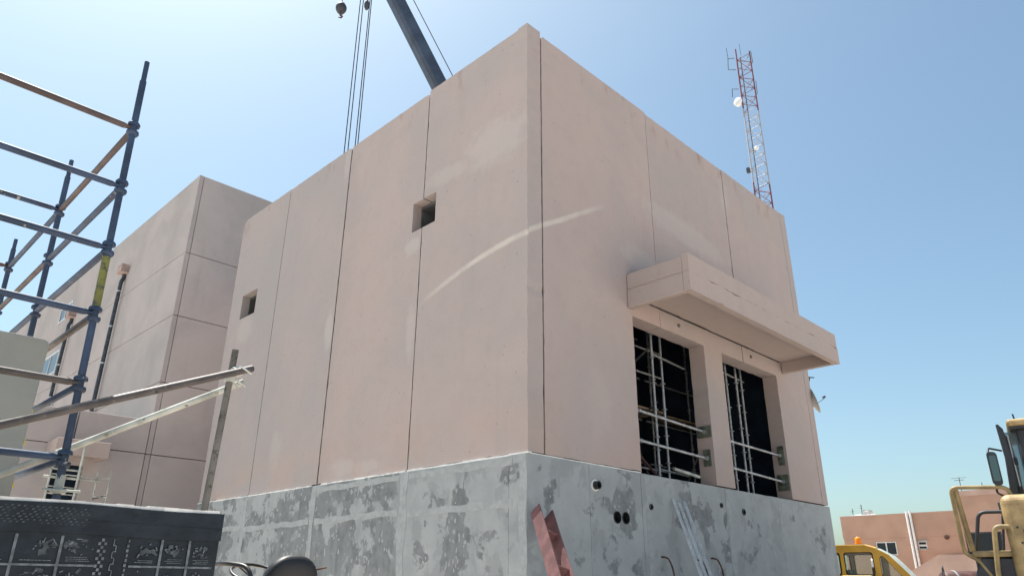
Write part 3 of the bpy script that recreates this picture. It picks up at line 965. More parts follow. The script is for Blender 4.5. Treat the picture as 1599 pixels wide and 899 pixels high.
# jack collar at the foot of the front standard, where it shows above the wall
MB().lathe([(0.03, 0), (0.05, 0.004), (0.05, 0.03), (0.03, 0.034), (0.03, 0.12)], ln(*S1, 2.12), n=14).build('jack_collar', 'tube_galv_dirty', S, smooth=40)
MB().tube(ln(S1[0] - 0.1, S1[1] - 0.05, 2.14), ln(S1[0] + 0.12, S1[1] - 0.05, 2.14), 0.008, 8).build('jack_handle', 'tube_galv_dirty', S, smooth=50)

# precast slab standing behind the first scaffold row
q = MB()
a = 0.05
q.slab([(-8.6, 0), (-5.985, 0), (-5.988, 3.27), (-5.998, 3.298), (-6.03, 3.312), (-8.6, 3.312)], [], 'Y', -0.62, -0.42)
C1 = thing('concrete_slab', 'plain grey precast slab standing upright behind the scaffold', 'concrete slab', (-7.2, -0.5, 0))
q.build('slab', 'slab_concrete', C1, bevel=0.012, seg=2)
for z in (2.75, 2.53, 2.22):
    q = MB().box((-5.985, -0.50, z), (-5.955, -0.45, z + 0.016))
    q.box((-5.984, -0.58, z + 0.004), (-5.975, -0.45, z + 0.03))
    q.build('edge_spacer', 'yellow_clip', C1, bevel=0.003)

# tube rail: weathered post, rusty rail, galvanised rail
T = thing('tube_railing', 'weathered scaffold post carrying a rusty tube and a galvanised tube', 'railing', (-5.15, -1.9, 0))
MB().tube((-5.20, -1.9, 0), (-5.085, -1.9, 3.16), 0.024, 14).build('post', 'tube_weathered', T, smooth=50)
MB().tube((-4.965, -1.955, 3.035), (-7.4, -2.50, 1.92), 0.0255, 14).build('rail', 'tube_rust', T, smooth=50)
MB().pipe((-4.955, -1.83, 2.96), (-7.0, -0.05, 1.74), 0.0235, 0.0185, 14).build('rail', 'tube_galv_dirty', T, smooth=50)
for (cx, cy, cz, axv) in ((-5.075, -1.955, 2.99, (1, .2, .45)), (-5.06, -1.86, 2.915, (1, -.8, .5))):
    cl = MB().lathe([(0.028, -0.03), (0.037, -0.028), (0.037, 0.028), (0.028, 0.03)], (cx, cy, cz), axv, 12).build('clamp', 'tube_galv_dirty', T, smooth=40)
    MB().tube((cx, cy - 0.05, cz + 0.03), (cx + 0.10, cy - 0.02, cz + 0.0), 0.008, 8).build('clamp_bolt', 'galvanised', cl)
MB().lathe([(0.027, -0.03), (0.036, -0.028), (0.036, 0.028), (0.027, 0.03)], (-5.094, -1.9, 2.95), n=12).build('clamp', 'tube_galv_dirty', T, smooth=40)

# membrane-wrapped wall in front
Wl = thing('wrapped_wall', 'low wall wrapped in black printed waterproofing membrane', 'wall', (-6.4, -2.5, 0))
YW = -2.6
MB().box((-8.2, YW + 0.006, 0), (-5.318, YW + 0.25, 1.945)).build('core', 'slab_concrete', Wl)
q = MB()
for i in range(36):
    a = -8.2 + 2.87 * i / 36
    q.box((a, YW - 0.012 + 0.006 * rnd.random(), 1.946), (a + 0.0795, YW + 0.26, 1.971 + 0.006 * rnd.random()))
q.build('mortar_cap', 'white_mortar', Wl)
# sheet with soft waves
q = MB()
nx, nz = 70, 26
for j in range(nz + 1):
    for i in range(nx + 1):
        X = -8.2 + (8.2 - 5.31) * i / nx
        Z = 1.955 * j / nz
        q.v.append(Vector((X, YW - 0.004 - 0.004 * math.sin(X * 9 + Z * 3) * math.sin(Z * 11 + X), Z)))
for j in range(nz):
    for i in range(nx):
        k = j * (nx + 1) + i
        q.f.append((k, k + 1, k + nx + 2, k + nx + 1))
q.box((-5.314, YW - 0.002, 0), (-5.308, YW + 0.25, 1.955))
q.build('membrane', 'membrane', Wl, smooth=60)
q = MB()
top = []
n = 60
for i in range(n + 1):
    X = -8.2 + (8.2 - 5.305) * i / n
    top.append((X, 1.958 + 0.004 * math.sin(X * 7)))
low = [(X, 1.812 + 0.006 * math.sin(X * 5 + 1) + 0.003 * rnd.random()) for X, _ in top]
q.slab(top + low[::-1], [], 'Y', YW - 0.018, YW - 0.012)
q.build('top_flap', 'membrane', Wl)
low2 = [(X, 1.875 + 0.004 * math.sin(X * 4)) for X, _ in top]
q = MB().slab([(X, Z + 0.004) for X, Z in low2] + low2[::-1], [], 'Y', YW - 0.021, YW - 0.0185)
q.build('flap_seam', 'membrane', Wl)
# printed grid and pictures (flat ink on the sheet)
q = MB()
yi0, yi1 = YW - 0.0105, YW - 0.0095


def ink(poly):
    q.slab(poly, [], 'Y', yi0, yi1)


def inkr(x0, x1, z0, z1):
    ink(rect(min(x0, x1), max(x0, x1), min(z0, z1), max(z0, z1)))


cols = [-6.76, -6.53, -6.315, -6.115, -5.94]
cols2 = [-5.785, -5.625, -5.475, -5.325]
rows = [1.822, 1.668, 1.514, 1.36, 1.206, 1.05]


qd = MB()


def quad(m_, cx, cz, a, b, ang):
    ca, sa = math.cos(ang), math.sin(ang)
    m_.slab([(cx + ca * u * a - sa * v * b, cz + sa * u * a + ca * v * b) for u, v in ((-1, -1), (1, -1 + .4 * rnd.random()), (1, 1), (-1 + .4 * rnd.random(), 1))], [], 'Y', yi0 - 0.0002 * (quad.n % 9) + (0.002 if m_ is qd else 0), yi1 + 0.0022)
    quad.n += 1


quad.n = 0


def cell(x0, x1, z0, z1):
    """a small grey-scale picture with a caption: clustered patches and strokes"""
    r = rnd
    wd, ht = x1 - x0, z1 - z0
    fx, fz = x0 + wd * (.3 + .4 * r.random()), z0 + ht * (.5 + .25 * r.random())
    for i in range(9):
        quad(qd, min(max(fx + wd * r.gauss(0, .22), x0 + wd * .12), x1 - wd * .12), min(max(fz + ht * r.gauss(0, .14), z0 + ht * .34), z1 - ht * .12), wd * (.04 + .09 * r.random()), ht * (.02 + .07 * r.random()), r.gauss(0, .5))
    for i in range(11):
        quad(q, min(max(fx + wd * r.gauss(0, .2), x0 + wd * .1), x1 - wd * .1), min(max(fz + ht * r.gauss(0, .13), z0 + ht * .32), z1 - ht * .1), wd * (.015 + .07 * r.random()), ht * (.008 + .022 * r.random()), r.gauss(0, .7))
    for i in range(r.randint(1, 3)):
        zz = z0 + ht * (.08 + .065 * i)
        a = x0 + wd * (.12 + .15 * r.random())
        while a < x0 + wd * .8:
            b = a + wd * (.03 + .07 * r.random())
            inkr(a, b, zz, zz + ht * .022)
            a = b + wd * .018


for cs in (cols, cols2):
    for i in range(len(cs) - 1):
        for j in range(len(rows) - 1):
            cell(cs[i] + .012, cs[i + 1] - .012, rows[j + 1] + .008, rows[j] - .008)
    for xx in cs[(0 if cs is cols else 1):-1]:
        inkr(xx - .0065, xx + .0065, 1.06, 1.806)
    for zz in rows[1:-1]:
        for xa, xb in zip(cs[:-1], cs[1:]):
            inkr(xa + .0068, xb - .0068, zz - .005, zz + .005)
# checker strip, key pattern and slanting dashes between the two grids
for j in range(40):
    for i in range(3):
        if (i + j) % 2:
            inkr(-5.945 + i * .014, -5.932 + i * .014, 1.80 - j * .018, 1.786 - j * .018)
for j in range(24):
    z = 1.80 - j * .03
    x = -5.872 + (0.014 if j % 2 else 0)
    inkr(x, x + .004, z, z - .03)
    inkr(-5.872, -5.854, z - .03, z - .034)
for j in range(30):
    z = 1.80 - j * .024
    inkr(-5.80 - .002 * (j % 3), -5.792, z, z - .015)
# faint woven checks on the flap
for j in range(7):
    for i in range(44):
        if (i + j) % 2 and rnd.random() < 0.8:
            xx, zz = -6.62 + i * .0135 + j * .003, 1.855 + j * .0125
            qd.slab([(xx, zz), (xx + .011, zz + .003), (xx + .0125, zz + .010), (xx + .001, zz + .008)], [], 'Y', YW - 0.0195, YW - 0.0187)
q.build('printed_pictures', 'ink', Wl)['kind'] = 'stuff'
qd.build('printed_shading', 'ink_dim', Wl)['kind'] = 'stuff'

# ------------------------------------------------------------------ ride-on roller (seat, wheel and rail show)
hd = Vector((0.05, 1.0, 0)).normalized()
RO = thing('ride_on_roller', 'small ride-on machine with black seat and steering wheel near the plinth', 'roller', (-4.35, -1.60, 0), math.atan2(hd.y, hd.x))
# local: +x is the driving direction (to the left in the picture), +y towards the camera side


def superell(q, c, r, e=3.2, nu=20, nv=12):
    def sp(v, p):
        return math.copysign(abs(v) ** (2 / p), v)
    o = len(q.v)
    for j in range(nv + 1):
        b = -math.pi / 2 + math.pi * j / nv
        for i in range(nu):
            a = 2 * math.pi * i / nu
            q.v.append(Vector((c[0] + r[0] * sp(math.cos(b), 2.4) * sp(math.cos(a), e), c[1] + r[1] * sp(math.cos(b), 2.4) * sp(math.sin(a), e), c[2] + r[2] * sp(math.sin(b), e))))
    for j in range(nv):
        for i in range(nu):
            k = (i + 1) % nu
            q.f.append((o + j * nu + i, o + j * nu + k, o + (j + 1) * nu + k, o + (j + 1) * nu + i))


q = MB()
superell(q, (-0.09, 0.0, 1.56), (0.085, 0.215, 0.222))
for v in q.v:
    v.x -= (v.z - 1.3) * 0.22
    v.y *= 1.0 - max(0, v.z - 1.6) * 0.9
sb = q.build('seat_back', 'vinyl', RO, world=False, smooth=70)
MB().tube((-0.17, -0.17, 1.68), (-0.17, -0.28, 1.70), 0.007, 8).build('adjuster', 'rust_bar', sb, world=False)
q = MB()
superell(q, (0.16, -0.02, 1.30), (0.24, 0.22, 0.075))
q.build('seat_cushion', 'vinyl', RO, world=False, smooth=70)
c = Vector((0.36, 0.03, 1.655))
ax_, bx2 = Vector((0.9, 0, 0.36)).normalized(), Vector((0, 1, 0))
nn = ax_.cross(bx2)
wheel = MB().path([c + ax_ * 0.19 * math.cos(2 * math.pi * k / 28) + bx2 * 0.19 * math.sin(2 * math.pi * k / 28) for k in range(28)], 0.0125, 10, closed=True).build('steering_wheel', 'black_plastic', RO, world=False, smooth=60)
for k in range(3):
    a = 2 * math.pi * k / 3 + 0.5
    MB().tube(c - Vector((0, 0, .05)), c + ax_ * 0.185 * math.cos(a) + bx2 * 0.185 * math.sin(a), 0.009, 8).build('spoke', 'black_plastic', wheel, world=False, smooth=50)
MB().tube(c - Vector((-.02, 0, .05)), (0.62, 0, 1.0), 0.03, 10).build('steering_column', 'black_plastic', RO, world=False, smooth=50)
MB().path(rounded([(0.47, 0.41, 1.0), (0.46, 0.41, 1.715), (0.05, 0.40, 1.72), (-0.16, 0.30, 1.695), (-0.20, 0.28, 1.1)], 0.10), 0.017, 10).build('guard_rail', 'black_plastic', RO, world=False, smooth=50)
MB().box((-0.35, -0.45, 0.55), (0.75, 0.45, 1.0)).build('deck', 'yellow_paint', RO, world=False, bevel=0.03, seg=2)
MB().box((-0.35, -0.4, 1.0), (-0.02, 0.4, 1.22)).build('seat_box', 'black_plastic', RO, world=False, bevel=0.03, seg=2)
MB().box((0.76, -0.42, 0.6), (1.3, 0.42, 1.05)).build('engine_hood', 'yellow_paint', RO, world=False, bevel=0.05, seg=2)
for xx in (-0.4, 1.05):
    MB().lathe([(0.2, -0.45), (0.33, -0.45), (0.34, -0.44), (0.34, 0.44), (0.33, 0.45), (0.2, 0.45)], (xx, 0, 0.33), (0, 1, 0), 28).build('drum', 'galvanised', RO, world=False, smooth=40)

# ------------------------------------------------------------------ mobile crane behind the block
rh = Vector((0.70461, -0.70960, 0))
fh = Vector((0.70960, 0.70461, 0))


def ab(a, b, z):
    v = Vector((CAM.x, CAM.y, 0)) + rh * a + fh * b
    return Vector((v.x, v.y, z))


up_, lo_ = ab(-4.53, 21.0, 21.84), ab(-2.90, 21.8, 18.72)
bd = (lo_ - up_).normalized()
tip, foot = up_ - bd * 3.4, up_ + bd * 21.6
CR = thing('mobile_crane', 'mobile crane with dark telescopic boom rising behind the block', 'crane', (foot.x, foot.y, 0))
side = bd.cross(Vector((0, 0, 1))).normalized()


def octbar(p0, p1, wd, ht):
    t_ = (p1 - p0).normalized()
    a = t_.cross(Vector((0, 0, 1))).normalized()
    b = a.cross(t_)
    prof = [(-.5, -.3), (-.3, -.5), (.3, -.5), (.5, -.3), (.5, .42), (.42, .5), (-.42, .5), (-.5, .42)]
    vs = [p + a * u * wd + b * v * ht for p in (p0, p1) for u, v in prof]
    fs = [tuple(range(7, -1, -1)), tuple(range(8, 16))] + [(i, (i + 1) % 8, 8 + (i + 1) % 8, 8 + i) for i in range(8)]
    return MB().add(vs, fs)


octbar(tip, foot - bd * 2.0, 0.47, 0.55).build('boom_section', 'boom_paint', CR)
octbar(foot - bd * 8.2, foot, 0.58, 0.66).build('boom_section', 'boom_paint', CR)
MB().tube(up_ + bd * 9 - bd * 12.6 + rh * 0.62 + Vector((0, 0, .1)), foot - bd * 1 + rh * 0.5 + Vector((0, 0, .6)), 0.016, 8).build('boom_rope', 'rope', CR)
MB().bar(tip + Vector((0, 0, -.1)), tip - bd * 0.5 + Vector((0, 0, -.4)), 0.4, 0.5).build('boom_head', 'boom_steel', CR)
for (a1, z1, a0_, z0_, b) in ((-5.66, 24.3, -5.60, 3.5, 20.35), (-5.56, 24.3, -5.46, 3.5, 20.35), (-5.31, 24.3, -5.27, 3.5, 20.35), (-5.27, 24.3, -5.13, 3.5, 20.35)):
    MB().tube(ab(a1, b, z1), ab(a0_, b, z0_), 0.017, 6).build('hoist_rope', 'rope', CR)
MB().lathe([(0.05, -.2), (0.09, -.1), (0.10, .05), (0.05, .2)], ab(-5.40, 20.35, 20.95), n=12).build('rope_weight', 'boom_steel', CR, smooth=50)
MB().tube(ab(-5.40, 20.35, 20.95), ab(-5.36, 20.35, 24.2), 0.012, 6).build('weight_line', 'rope', CR)
hb = MB().box(ab(-5.36, 20.35, 2.6) - Vector((.2, .2, .4)), ab(-5.36, 20.35, 2.6) + Vector((.2, .2, .9))).build('hook_block', 'boom_steel', CR, bevel=0.05)
tb = Vector((foot.x, foot.y, 0))
MB().box(tb + Vector((-1.2, -1.2, 1.4)), tb + Vector((1.6, 1.4, 3.4))).build('turntable', 'yellow_paint', CR, bevel=0.1)
MB().box(tb + Vector((-1.3, -4, 0.7)), tb + Vector((1.3, 5, 1.35))).build('carrier', 'yellow_paint', CR, bevel=0.1)
for yy in (-3, -1.5, 2.5, 4):
    for xx in (-1.25, 1.25):
        MB().lathe([(0.3, -.18), (0.6, -.18), (0.62, 0), (0.6, .18), (0.3, .18)], tb + Vector((xx, yy, 0.6)), (1, 0, 0), 18).build('wheel', 'black_rubber', CR, smooth=40)
hk = thing('hook_ball', 'dark overhaul ball with hook hanging at the top edge of the sky', 'hook', ab(-6.32, 20.35, 20.6))
hp = ab(-6.32, 20.35, 20.78)
MB().lathe([(0.05, -.22), (0.12, -.18), (0.19, -.05), (0.20, .06), (0.14, .2), (0.07, .26)], hp, n=14).build('ball', 'boom_steel', hk, smooth=60)
MB().path([hp + Vector(p) for p in ((0, 0, -.2), (0.0, 0, -.30), (0.05, -.05, -.36), (0.03, -.03, -.42), (-.04, .04, -.40))], [.03, .035, .04, .03, .015], 8).build('hook', 'rust_bar', hk, smooth=60)
MB().tube(hp + Vector((0, 0, .2)), hp + Vector((0.1, -.1, 3.8)), 0.014, 6).build('line', 'rope', hk)

# ------------------------------------------------------------------ lattice telecom tower
tc = ab(17.48, 45.0, 0)
TW = thing('lattice_tower', 'red and white lattice telecom tower behind the block', 'tower', tc)
ang0 = math.atan2(rh.y, rh.x)
legs = [Vector((math.cos(ang0 + R(100) + k * 2 * math.pi / 3), math.sin(ang0 + R(100) + k * 2 * math.pi / 3), 0)) for k in range(3)]


def tr_(z):
    return 0.66 + (39.6 - z) * 0.004


def lp(k, z):
    return tc + legs[k] * tr_(z) + Vector((0, 0, z))


secs = [(0, 10, 'tower_red'), (10, 16, 'tower_white'), (16, 22.3, 'tower_red'), (22.3, 28.3, 'tower_white'), (28.3, 28.31, None), (28.32, 34.3, 'tower_white'), (34.3, 39.8, 'tower_red')]
secs = [(0, 10, 'tower_red'), (10, 16, 'tower_white'), (16, 22.3, 'tower_red'), (22.3, 28.0, 'tower_red'), (28.0, 34.3, 'tower_white'), (34.3, 39.8, 'tower_red')]
for z0, z1, mt in secs:
    for k in range(3):
        MB().tube(lp(k, z0), lp(k, z1 - 0.004), 0.052, 8).build('leg', mt, TW, smooth=50)
z = 15.0
i = 0
while z < 39.6:
    mt = [s_[2] for s_ in secs if s_[0] <= z + 0.1 < s_[1]][0]
    for k in range(3):
        l = (k + 1) % 3
        MB().tube(lp(k, z), lp(l, z), 0.022, 6).build('brace', mt, TW)
        zz = min(z + 0.82, 39.75)
        (MB().tube(lp(k, z), lp(l, zz), 0.022, 6) if i % 2 else MB().tube(lp(l, z), lp(k, zz), 0.022, 6)).build('brace', mt, TW)
    z += 0.82
    i += 1
# ladder line
MB().tube(tc + Vector((.1, .1, 0)), tc + Vector((.1, .1, 39.5)), 0.035, 6).build('cable_run', 'tower_dark', TW)


def tp(a, z, b=45.0):
    return ab(a, b, z)


# side-arm loops
MB().path([tp(16.95, 39.3), tp(16.45, 39.25), tp(16.37, 38.2), tp(16.95, 38.2)], 0.028, 6).build('antenna_bracket', 'tower_dark', TW)
MB().tube(tp(16.47, 39.2), tp(16.42, 40.3), 0.02, 6).build('whip_antenna', 'tower_dark', TW)
MB().path([tp(16.95, 36.4), tp(16.47, 36.4), tp(16.42, 35.65)], 0.028, 6).build('antenna_bracket', 'tower_dark', TW)
MB().path([tp(17.95, 39.3), tp(18.3, 40.0), tp(18.33, 38.9), tp(18.0, 38.6)], 0.026, 6).build('antenna_bracket', 'tower_dark', TW)
MB().path([tp(17.95, 36.4), tp(18.36, 37.2), tp(18.33, 36.0), tp(18.05, 35.7)], 0.026, 6).build('antenna_bracket', 'tower_dark', TW)
MB().tube(tp(17.5, 39.6), tp(17.48, 40.7), 0.015, 6).build('whip_antenna', 'tower_dark', TW)
dv = (-rh * 0.75 - fh * 0.65).normalized()
MB().lathe([(0.12, -.2), (0.33, -.08), (0.35, .10), (0.31, .14), (0.15, .16)], tp(16.75, 35.05, 44.8), dv, 22).build('drum_dish', 'white_plastic', TW, smooth=40)
MB().tube(tp(16.75, 35.05, 44.8), tp(17.1, 35.0), 0.05, 6).build('dish_arm', 'tower_dark', TW)
MB().lathe([(0.06, -.08), (0.17, -.03), (0.18, .05), (0.06, .08)], tp(17.42, 30.7, 44.3), dv, 16).build('drum_dish', 'white_plastic', TW, smooth=40)
MB().tube(tp(17.42, 30.7, 44.3), tp(17.4, 30.7), 0.03, 6).build('dish_arm', 'tower_dark', TW)
MB().box(tp(16.83, 29.2, 44.9) - Vector((.1, .1, .2)), tp(16.83, 29.2, 44.9) + Vector((.1, .1, .2))).build('radio_box', 'tower_dark', TW)
MB().tube(tp(16.83, 29.2, 44.9), tp(17.1, 29.1), 0.03, 6).build('radio_arm', 'tower_dark', TW)

# ------------------------------------------------------------------ satellite dish on the far side wall
dp0 = Vector((10.05, 0.12, 5.72))
DS = thing('satellite_dish', 'grey satellite dish seen edge-on at the right edge of the block', 'satellite dish', (10.0, 0.3, 5.7))
da = (rh * 0.93 - fh * 0.30 + Vector((0, 0, 0.28))).normalized()
prof = [(0.32 * math.sqrt(k / 7), 0.10 * k / 7) for k in range(8)]
prof += [(r * 0.985, h + 0.008) for r, h in reversed(prof)]
MB().lathe(prof, dp0, da, 28).build('reflector', 'dish_grey', DS, smooth=60)
MB().tube(dp0 + Vector((0, 0, -.15)), dp0 + da * 0.34 + Vector((0, 0, -.03)), 0.008, 6).build('feed_arm', 'dark_pipe', DS)
MB().lathe([(0.02, -.03), (0.028, 0), (0.02, .05)], dp0 + da * 0.34, -da, 8).build('receiver', 'dark_pipe', DS)
MB().path([dp0, Vector((9.98, 0.35, 5.72)), Vector((9.98, 0.35, 5.2)), Vector((9.87, 0.35, 5.1))], 0.022, 8).build('mount', 'dark_pipe', DS)
AT = thing('wall_antenna', 'tiny antenna bracket above the satellite dish at the block edge', 'antenna', (9.95, 0.1, 6.2))
MB().tube((9.86, 0.12, 6.17), (9.98, 0.05, 6.20), 0.012, 6).build('arm', 'dark_pipe', AT)
MB().tube((9.98, 0.05, 6.19), (10.0, 0.03, 6.30), 0.014, 6).build('mast', 'dark_pipe', AT)
MB().bar((9.91, 0.10, 6.30), (10.09, -0.04, 6.29), 0.03, 0.02).build('crossbar', 'dark_pipe', AT)

# ------------------------------------------------------------------ far salmon building (right)
XF = 48.5
FB = thing('salmon_building', 'low salmon building in the distance with windows and white downpipes', 'building', (XF, 9, 0))
fw_ = [(11.35, 12.72, 3.55, 4.45), (9.42, 10.0, 3.88, 4.42)]
MB().slab(rect(7.2, 14.83, 0, 4.70), [rect(*r_) for r_ in fw_], 'X', XF, XF + 0.3).build('wall', 'salmon', FB)
MB().box((XF - 0.03, 7.2, 4.702), (XF + 0.3, 14.86, 6.19)).build('parapet', 'salmon', FB)
MB().box((XF - 0.045, 7.2, 6.191), (XF + 0.3, 14.88, 6.25)).build('coping', 'salmon_pale', FB)
MB().slab(rect(-16, 7.19, 0, 7.10), [rect(5.0, 7.08, 3.2, 4.85)], 'X', XF - 0.02, XF + 0.3).build('wall', 'salmon', FB)
MB().box((XF - 0.05, -16, 7.102), (XF + 0.3, 7.22, 7.45)).build('parapet', 'salmon_pale', FB)
MB().box((XF + 0.31, 14.4, 0), (XF + 14, 14.80, 6.2)).build('wall', 'salmon_pale', FB)
MB().box((XF + 0.31, -16, 0), (XF + 14, 14.39, 6.0)).build('wall', 'salmon', FB)
for k, (a, b, c, d) in enumerate(fw_):
    inner = [rect(a + .08, (a + b) / 2 - .04, c + .08, d - .08), rect((a + b) / 2 + .04, b - .08, c + .08, d - .08)] if k == 0 else [rect(a + .07, b - .07, c + .07, (c + d) / 2 - .07), rect(a + .07, b - .07, (c + d) / 2 + .05, d - .07)]
    wo = MB().slab(rect(a + .01, b - .01, c + .01, d - .01), inner, 'X', XF + 0.05, XF + 0.12).build('window', 'alu_frame', FB)
    MB().box((XF + 0.085, a + .03, c + .03), (XF + 0.095, b - .03, d - .03)).build('pane', 'glass_dark', wo)
    MB().box((XF - 0.05, a - .05, c - .06), (XF + 0.05, b + .05, c - .005)).build('sill', 'salmon_pale', FB)
wo = MB().slab(rect(5.01, 7.07, 3.21, 4.84), [rect(5.08, 7.0, 3.28, 4.77)], 'X', XF, XF + 0.08).build('window', 'dark_pipe', FB)
MB().box((XF + 0.03, 5.05, 3.25), (XF + 0.05, 7.03, 4.8)).build('pane', 'glass_dark', wo)
MB().box((XF - 0.06, 9.42 - .12, 4.43), (XF + 0.0, 10.1, 4.50)).build('lintel', 'slab_concrete', FB)
for y in (10.30, 10.08):
    MB().tube((XF - 0.14, y, 0), (XF - 0.14, y, 6.35), 0.075, 10).build('downpipe', 'white_plastic', FB, smooth=50)
MB().lathe([(0.10, 0), (0.14, 0.02), (0.14, .1), (0.05, .11)], (XF - 0.001, 8.13, 4.60), (-1, 0, 0), 14).build('vent_cap', 'rust_bar', FB)
# pale lean-to roof in front
MB().slab([(10.2, 0), (10.2, 2.42), (8.25, 3.46), (6.0, 3.44), (6.0, 0)], [], 'X', XF - 2.2, XF - 0.2).build('lean_to', 'salmon_pale', FB)
# roof things
def stick(name, label, y, z0, z1, bars):
    o = thing(name, label, 'antenna', (XF + 0.6, y, z0), group='antennas on the salmon building')
    MB().tube((XF + 0.6, y, z0), (XF + 0.6, y - 0.03, z1), 0.022, 6).build('mast', 'dark_pipe', o)
    for (dy, zz) in bars:
        MB().tube((XF + 0.6, y - dy, zz), (XF + 0.6, y + dy, zz), 0.016, 6).build('crossbar', 'dark_pipe', o)


stick('roof_antenna', 'thin mast at the left end of the salmon roof', 14.15, 6.0, 6.8, [(0.12, 6.6)])
stick('roof_antenna', 'taller thin mast beside the white tank on the salmon roof', 13.5, 6.0, 7.05, [(0.10, 6.8), (0.08, 6.95)])
stick('roof_antenna', 'aerial with crossbars on the raised part of the salmon building', 6.85, 7.0, 8.4, [(0.45, 8.35), (0.3, 8.2)])
stick('roof_antenna', 'plain short mast right of the crossbar aerial on the salmon building', 5.6, 7.0, 7.95, [])
TK = thing('roof_tank', 'white box tank on the salmon roof', 'water tank', (XF + 0.9, 13.2, 6.0))
MB().box((XF + 0.6, 13.0, 6.0), (XF + 1.4, 13.45, 6.62)).build('tank', 'white_plastic', TK, bevel=0.04, seg=2)
MB().box((XF + 0.62, 13.02, 6.62), (XF + 1.38, 13.43, 6.66)).build('lid', 'dish_grey', TK)
PR = thing('pipe_run', 'low tangle of pale pipes along the salmon roof edge', 'pipes', (XF + 0.7, 13.8, 6.2))
for k in range(3):
    MB().tube((XF + 0.5 + .1 * k, 14.3 - .1 * k, 6.28 + .04 * k), (XF + 0.5 + .1 * k, 12.4 + .2 * k, 6.28 + .04 * k), 0.03, 6).build('pipe', 'dish_grey', PR)

# ------------------------------------------------------------------ yellow van behind the block's right end
XT = 12.0
V = thing('yellow_van', 'yellow van with an orange beacon parked beyond the grey plinth', 'van', (XT, 0.0, 0), R(12))
V.scale = (0.75, 1, 1)
side_out = [(4.2, 0.55), (4.2, 2.35), (4.05, 2.48), (3.6, 2.52), (0.15, 2.53), (-0.10, 2.45), (-0.36, 2.30), (-0.55, 2.08), (-0.80, 1.78), (-1.02, 1.50), (-1.75, 1.32), (-1.85, 0.9), (-1.80, 0.55)]


def rrect(x0, x1, z0, z1, r=0.06):
    out = []
    for (cx, cz, a0) in ((x1 - r, z1 - r, 0), (x0 + r, z1 - r, 90), (x0 + r, z0 + r, 180), (x1 - r, z0 + r, 270)):
        for k in range(5):
            a = R(a0 + 22.5 * k)
            out.append((cx + r * math.cos(a), cz + r * math.sin(a)))
    return out


wins = [rrect(1.9, 2.8, 1.84, 2.36), rrect(0.72, 1.75, 1.84, 2.36), rrect(-0.02, 0.64, 1.84, 2.36)]
quarter = [(-0.15, 1.80), (-0.15, 2.22), (-0.19, 2.27), (-0.25, 2.25), (-0.36, 2.10), (-0.60, 1.80)]
for xs in (XT, XT + 1.9):
    sd_ = MB().slab(side_out, wins + [quarter], 'X', xs, xs + 0.06).build('side_panel', 'yellow_paint', V, bevel=0.012, seg=2)
    for k, wv in enumerate(wins + [quarter]):
        cxm = sum(p[0] for p in wv) / len(wv)
        czm = sum(p[1] for p in wv) / len(wv)
        big_ = [(cxm + (p[0] - cxm) * 0.995, czm + (p[1] - czm) * 0.995) for p in wv]
        inn = [(cxm + (p[0] - cxm) * 0.93, czm + (p[1] - czm) * 0.93) for p in wv]
        fr = MB().slab(big_, [inn], 'X', xs + 0.015, xs + 0.045).build('window', 'black_rubber', sd_)
        MB().slab(inn, [], 'X', xs + 0.027, xs + 0.033).build('pane', 'glass_clear', sd_)
# roof skin, windscreen, bonnet between the sides
def strip(pts, x0, x1, th, name, mat, crown=0.0):
    q = MB()
    n = 8
    for sgn in (0, 1):
        for j, (y, z) in enumerate(pts):
            for i in range(n + 1):
                u = i / n
                q.v.append(Vector((x0 + (x1 - x0) * u, y, z + crown * 4 * u * (1 - u) - th * sgn)))
    m_ = len(pts)
    for sgn in (0, 1):
        for j in range(m_ - 1):
            for i in range(n):
                k = sgn * m_ * (n + 1) + j * (n + 1) + i
                q.f.append((k, k + 1, k + n + 2, k + n + 1))
    return q.build(name, mat, V, smooth=60)


strip([(4.05, 2.482), (3.6, 2.522), (2, 2.532), (0.15, 2.532), (-0.10, 2.452)], XT + 0.03, XT + 1.93, 0.04, 'roof', 'yellow_paint', 0.02)
strip([(-0.12, 2.44), (-0.36, 2.297), (-0.56, 2.07), (-0.80, 1.775), (-0.98, 1.54)], XT + 0.10, XT + 1.86, 0.02, 'windscreen', 'dusty_glass', 0.02)
for xs in (XT + 0.06, XT + 1.85):
    strip([(-0.10, 2.45), (-0.36, 2.302), (-0.555, 2.082), (-0.80, 1.782), (-1.02, 1.502)], xs, xs + 0.05, 0.04, 'pillar', 'yellow_paint')
strip([(-1.0, 1.515), (-1.75, 1.325), (-1.85, 0.9)], XT + 0.03, XT + 1.93, 0.04, 'bonnet', 'yellow_paint', 0.05)
MB().box((XT + 0.06, -1.8, 0.5), (XT + 1.9, 4.2, 0.62)).build('floor_pan', 'black_rubber', V)
MB().box((XT + 0.06, 4.14, 0.6), (XT + 1.9, 4.2, 2.3)).build('rear_door', 'yellow_paint', V)
for yy in (-1.1, 3.0):
    for xx in (XT + 0.12, XT + 1.84):
        wh = MB().lathe([(0.2, -.11), (0.37, -.11), (0.39, 0), (0.37, .11), (0.2, .11)], (xx, yy, 0.36), (1, 0, 0), 20).build('wheel', 'black_rubber', V, smooth=40)
        MB().lathe([(0.05, -.12), (0.2, -.115), (0.2, .115), (0.05, .12)], (xx, yy, 0.36), (1, 0, 0), 16).build('rim', 'galvanised', wh)
for xx in (XT + 0.3, XT + 1.2):
    q = MB()
    superell(q, (xx + .2, 0.62, 1.62), (0.22, 0.08, 0.36))
    q.build('seat', 'vinyl', V, smooth=60)
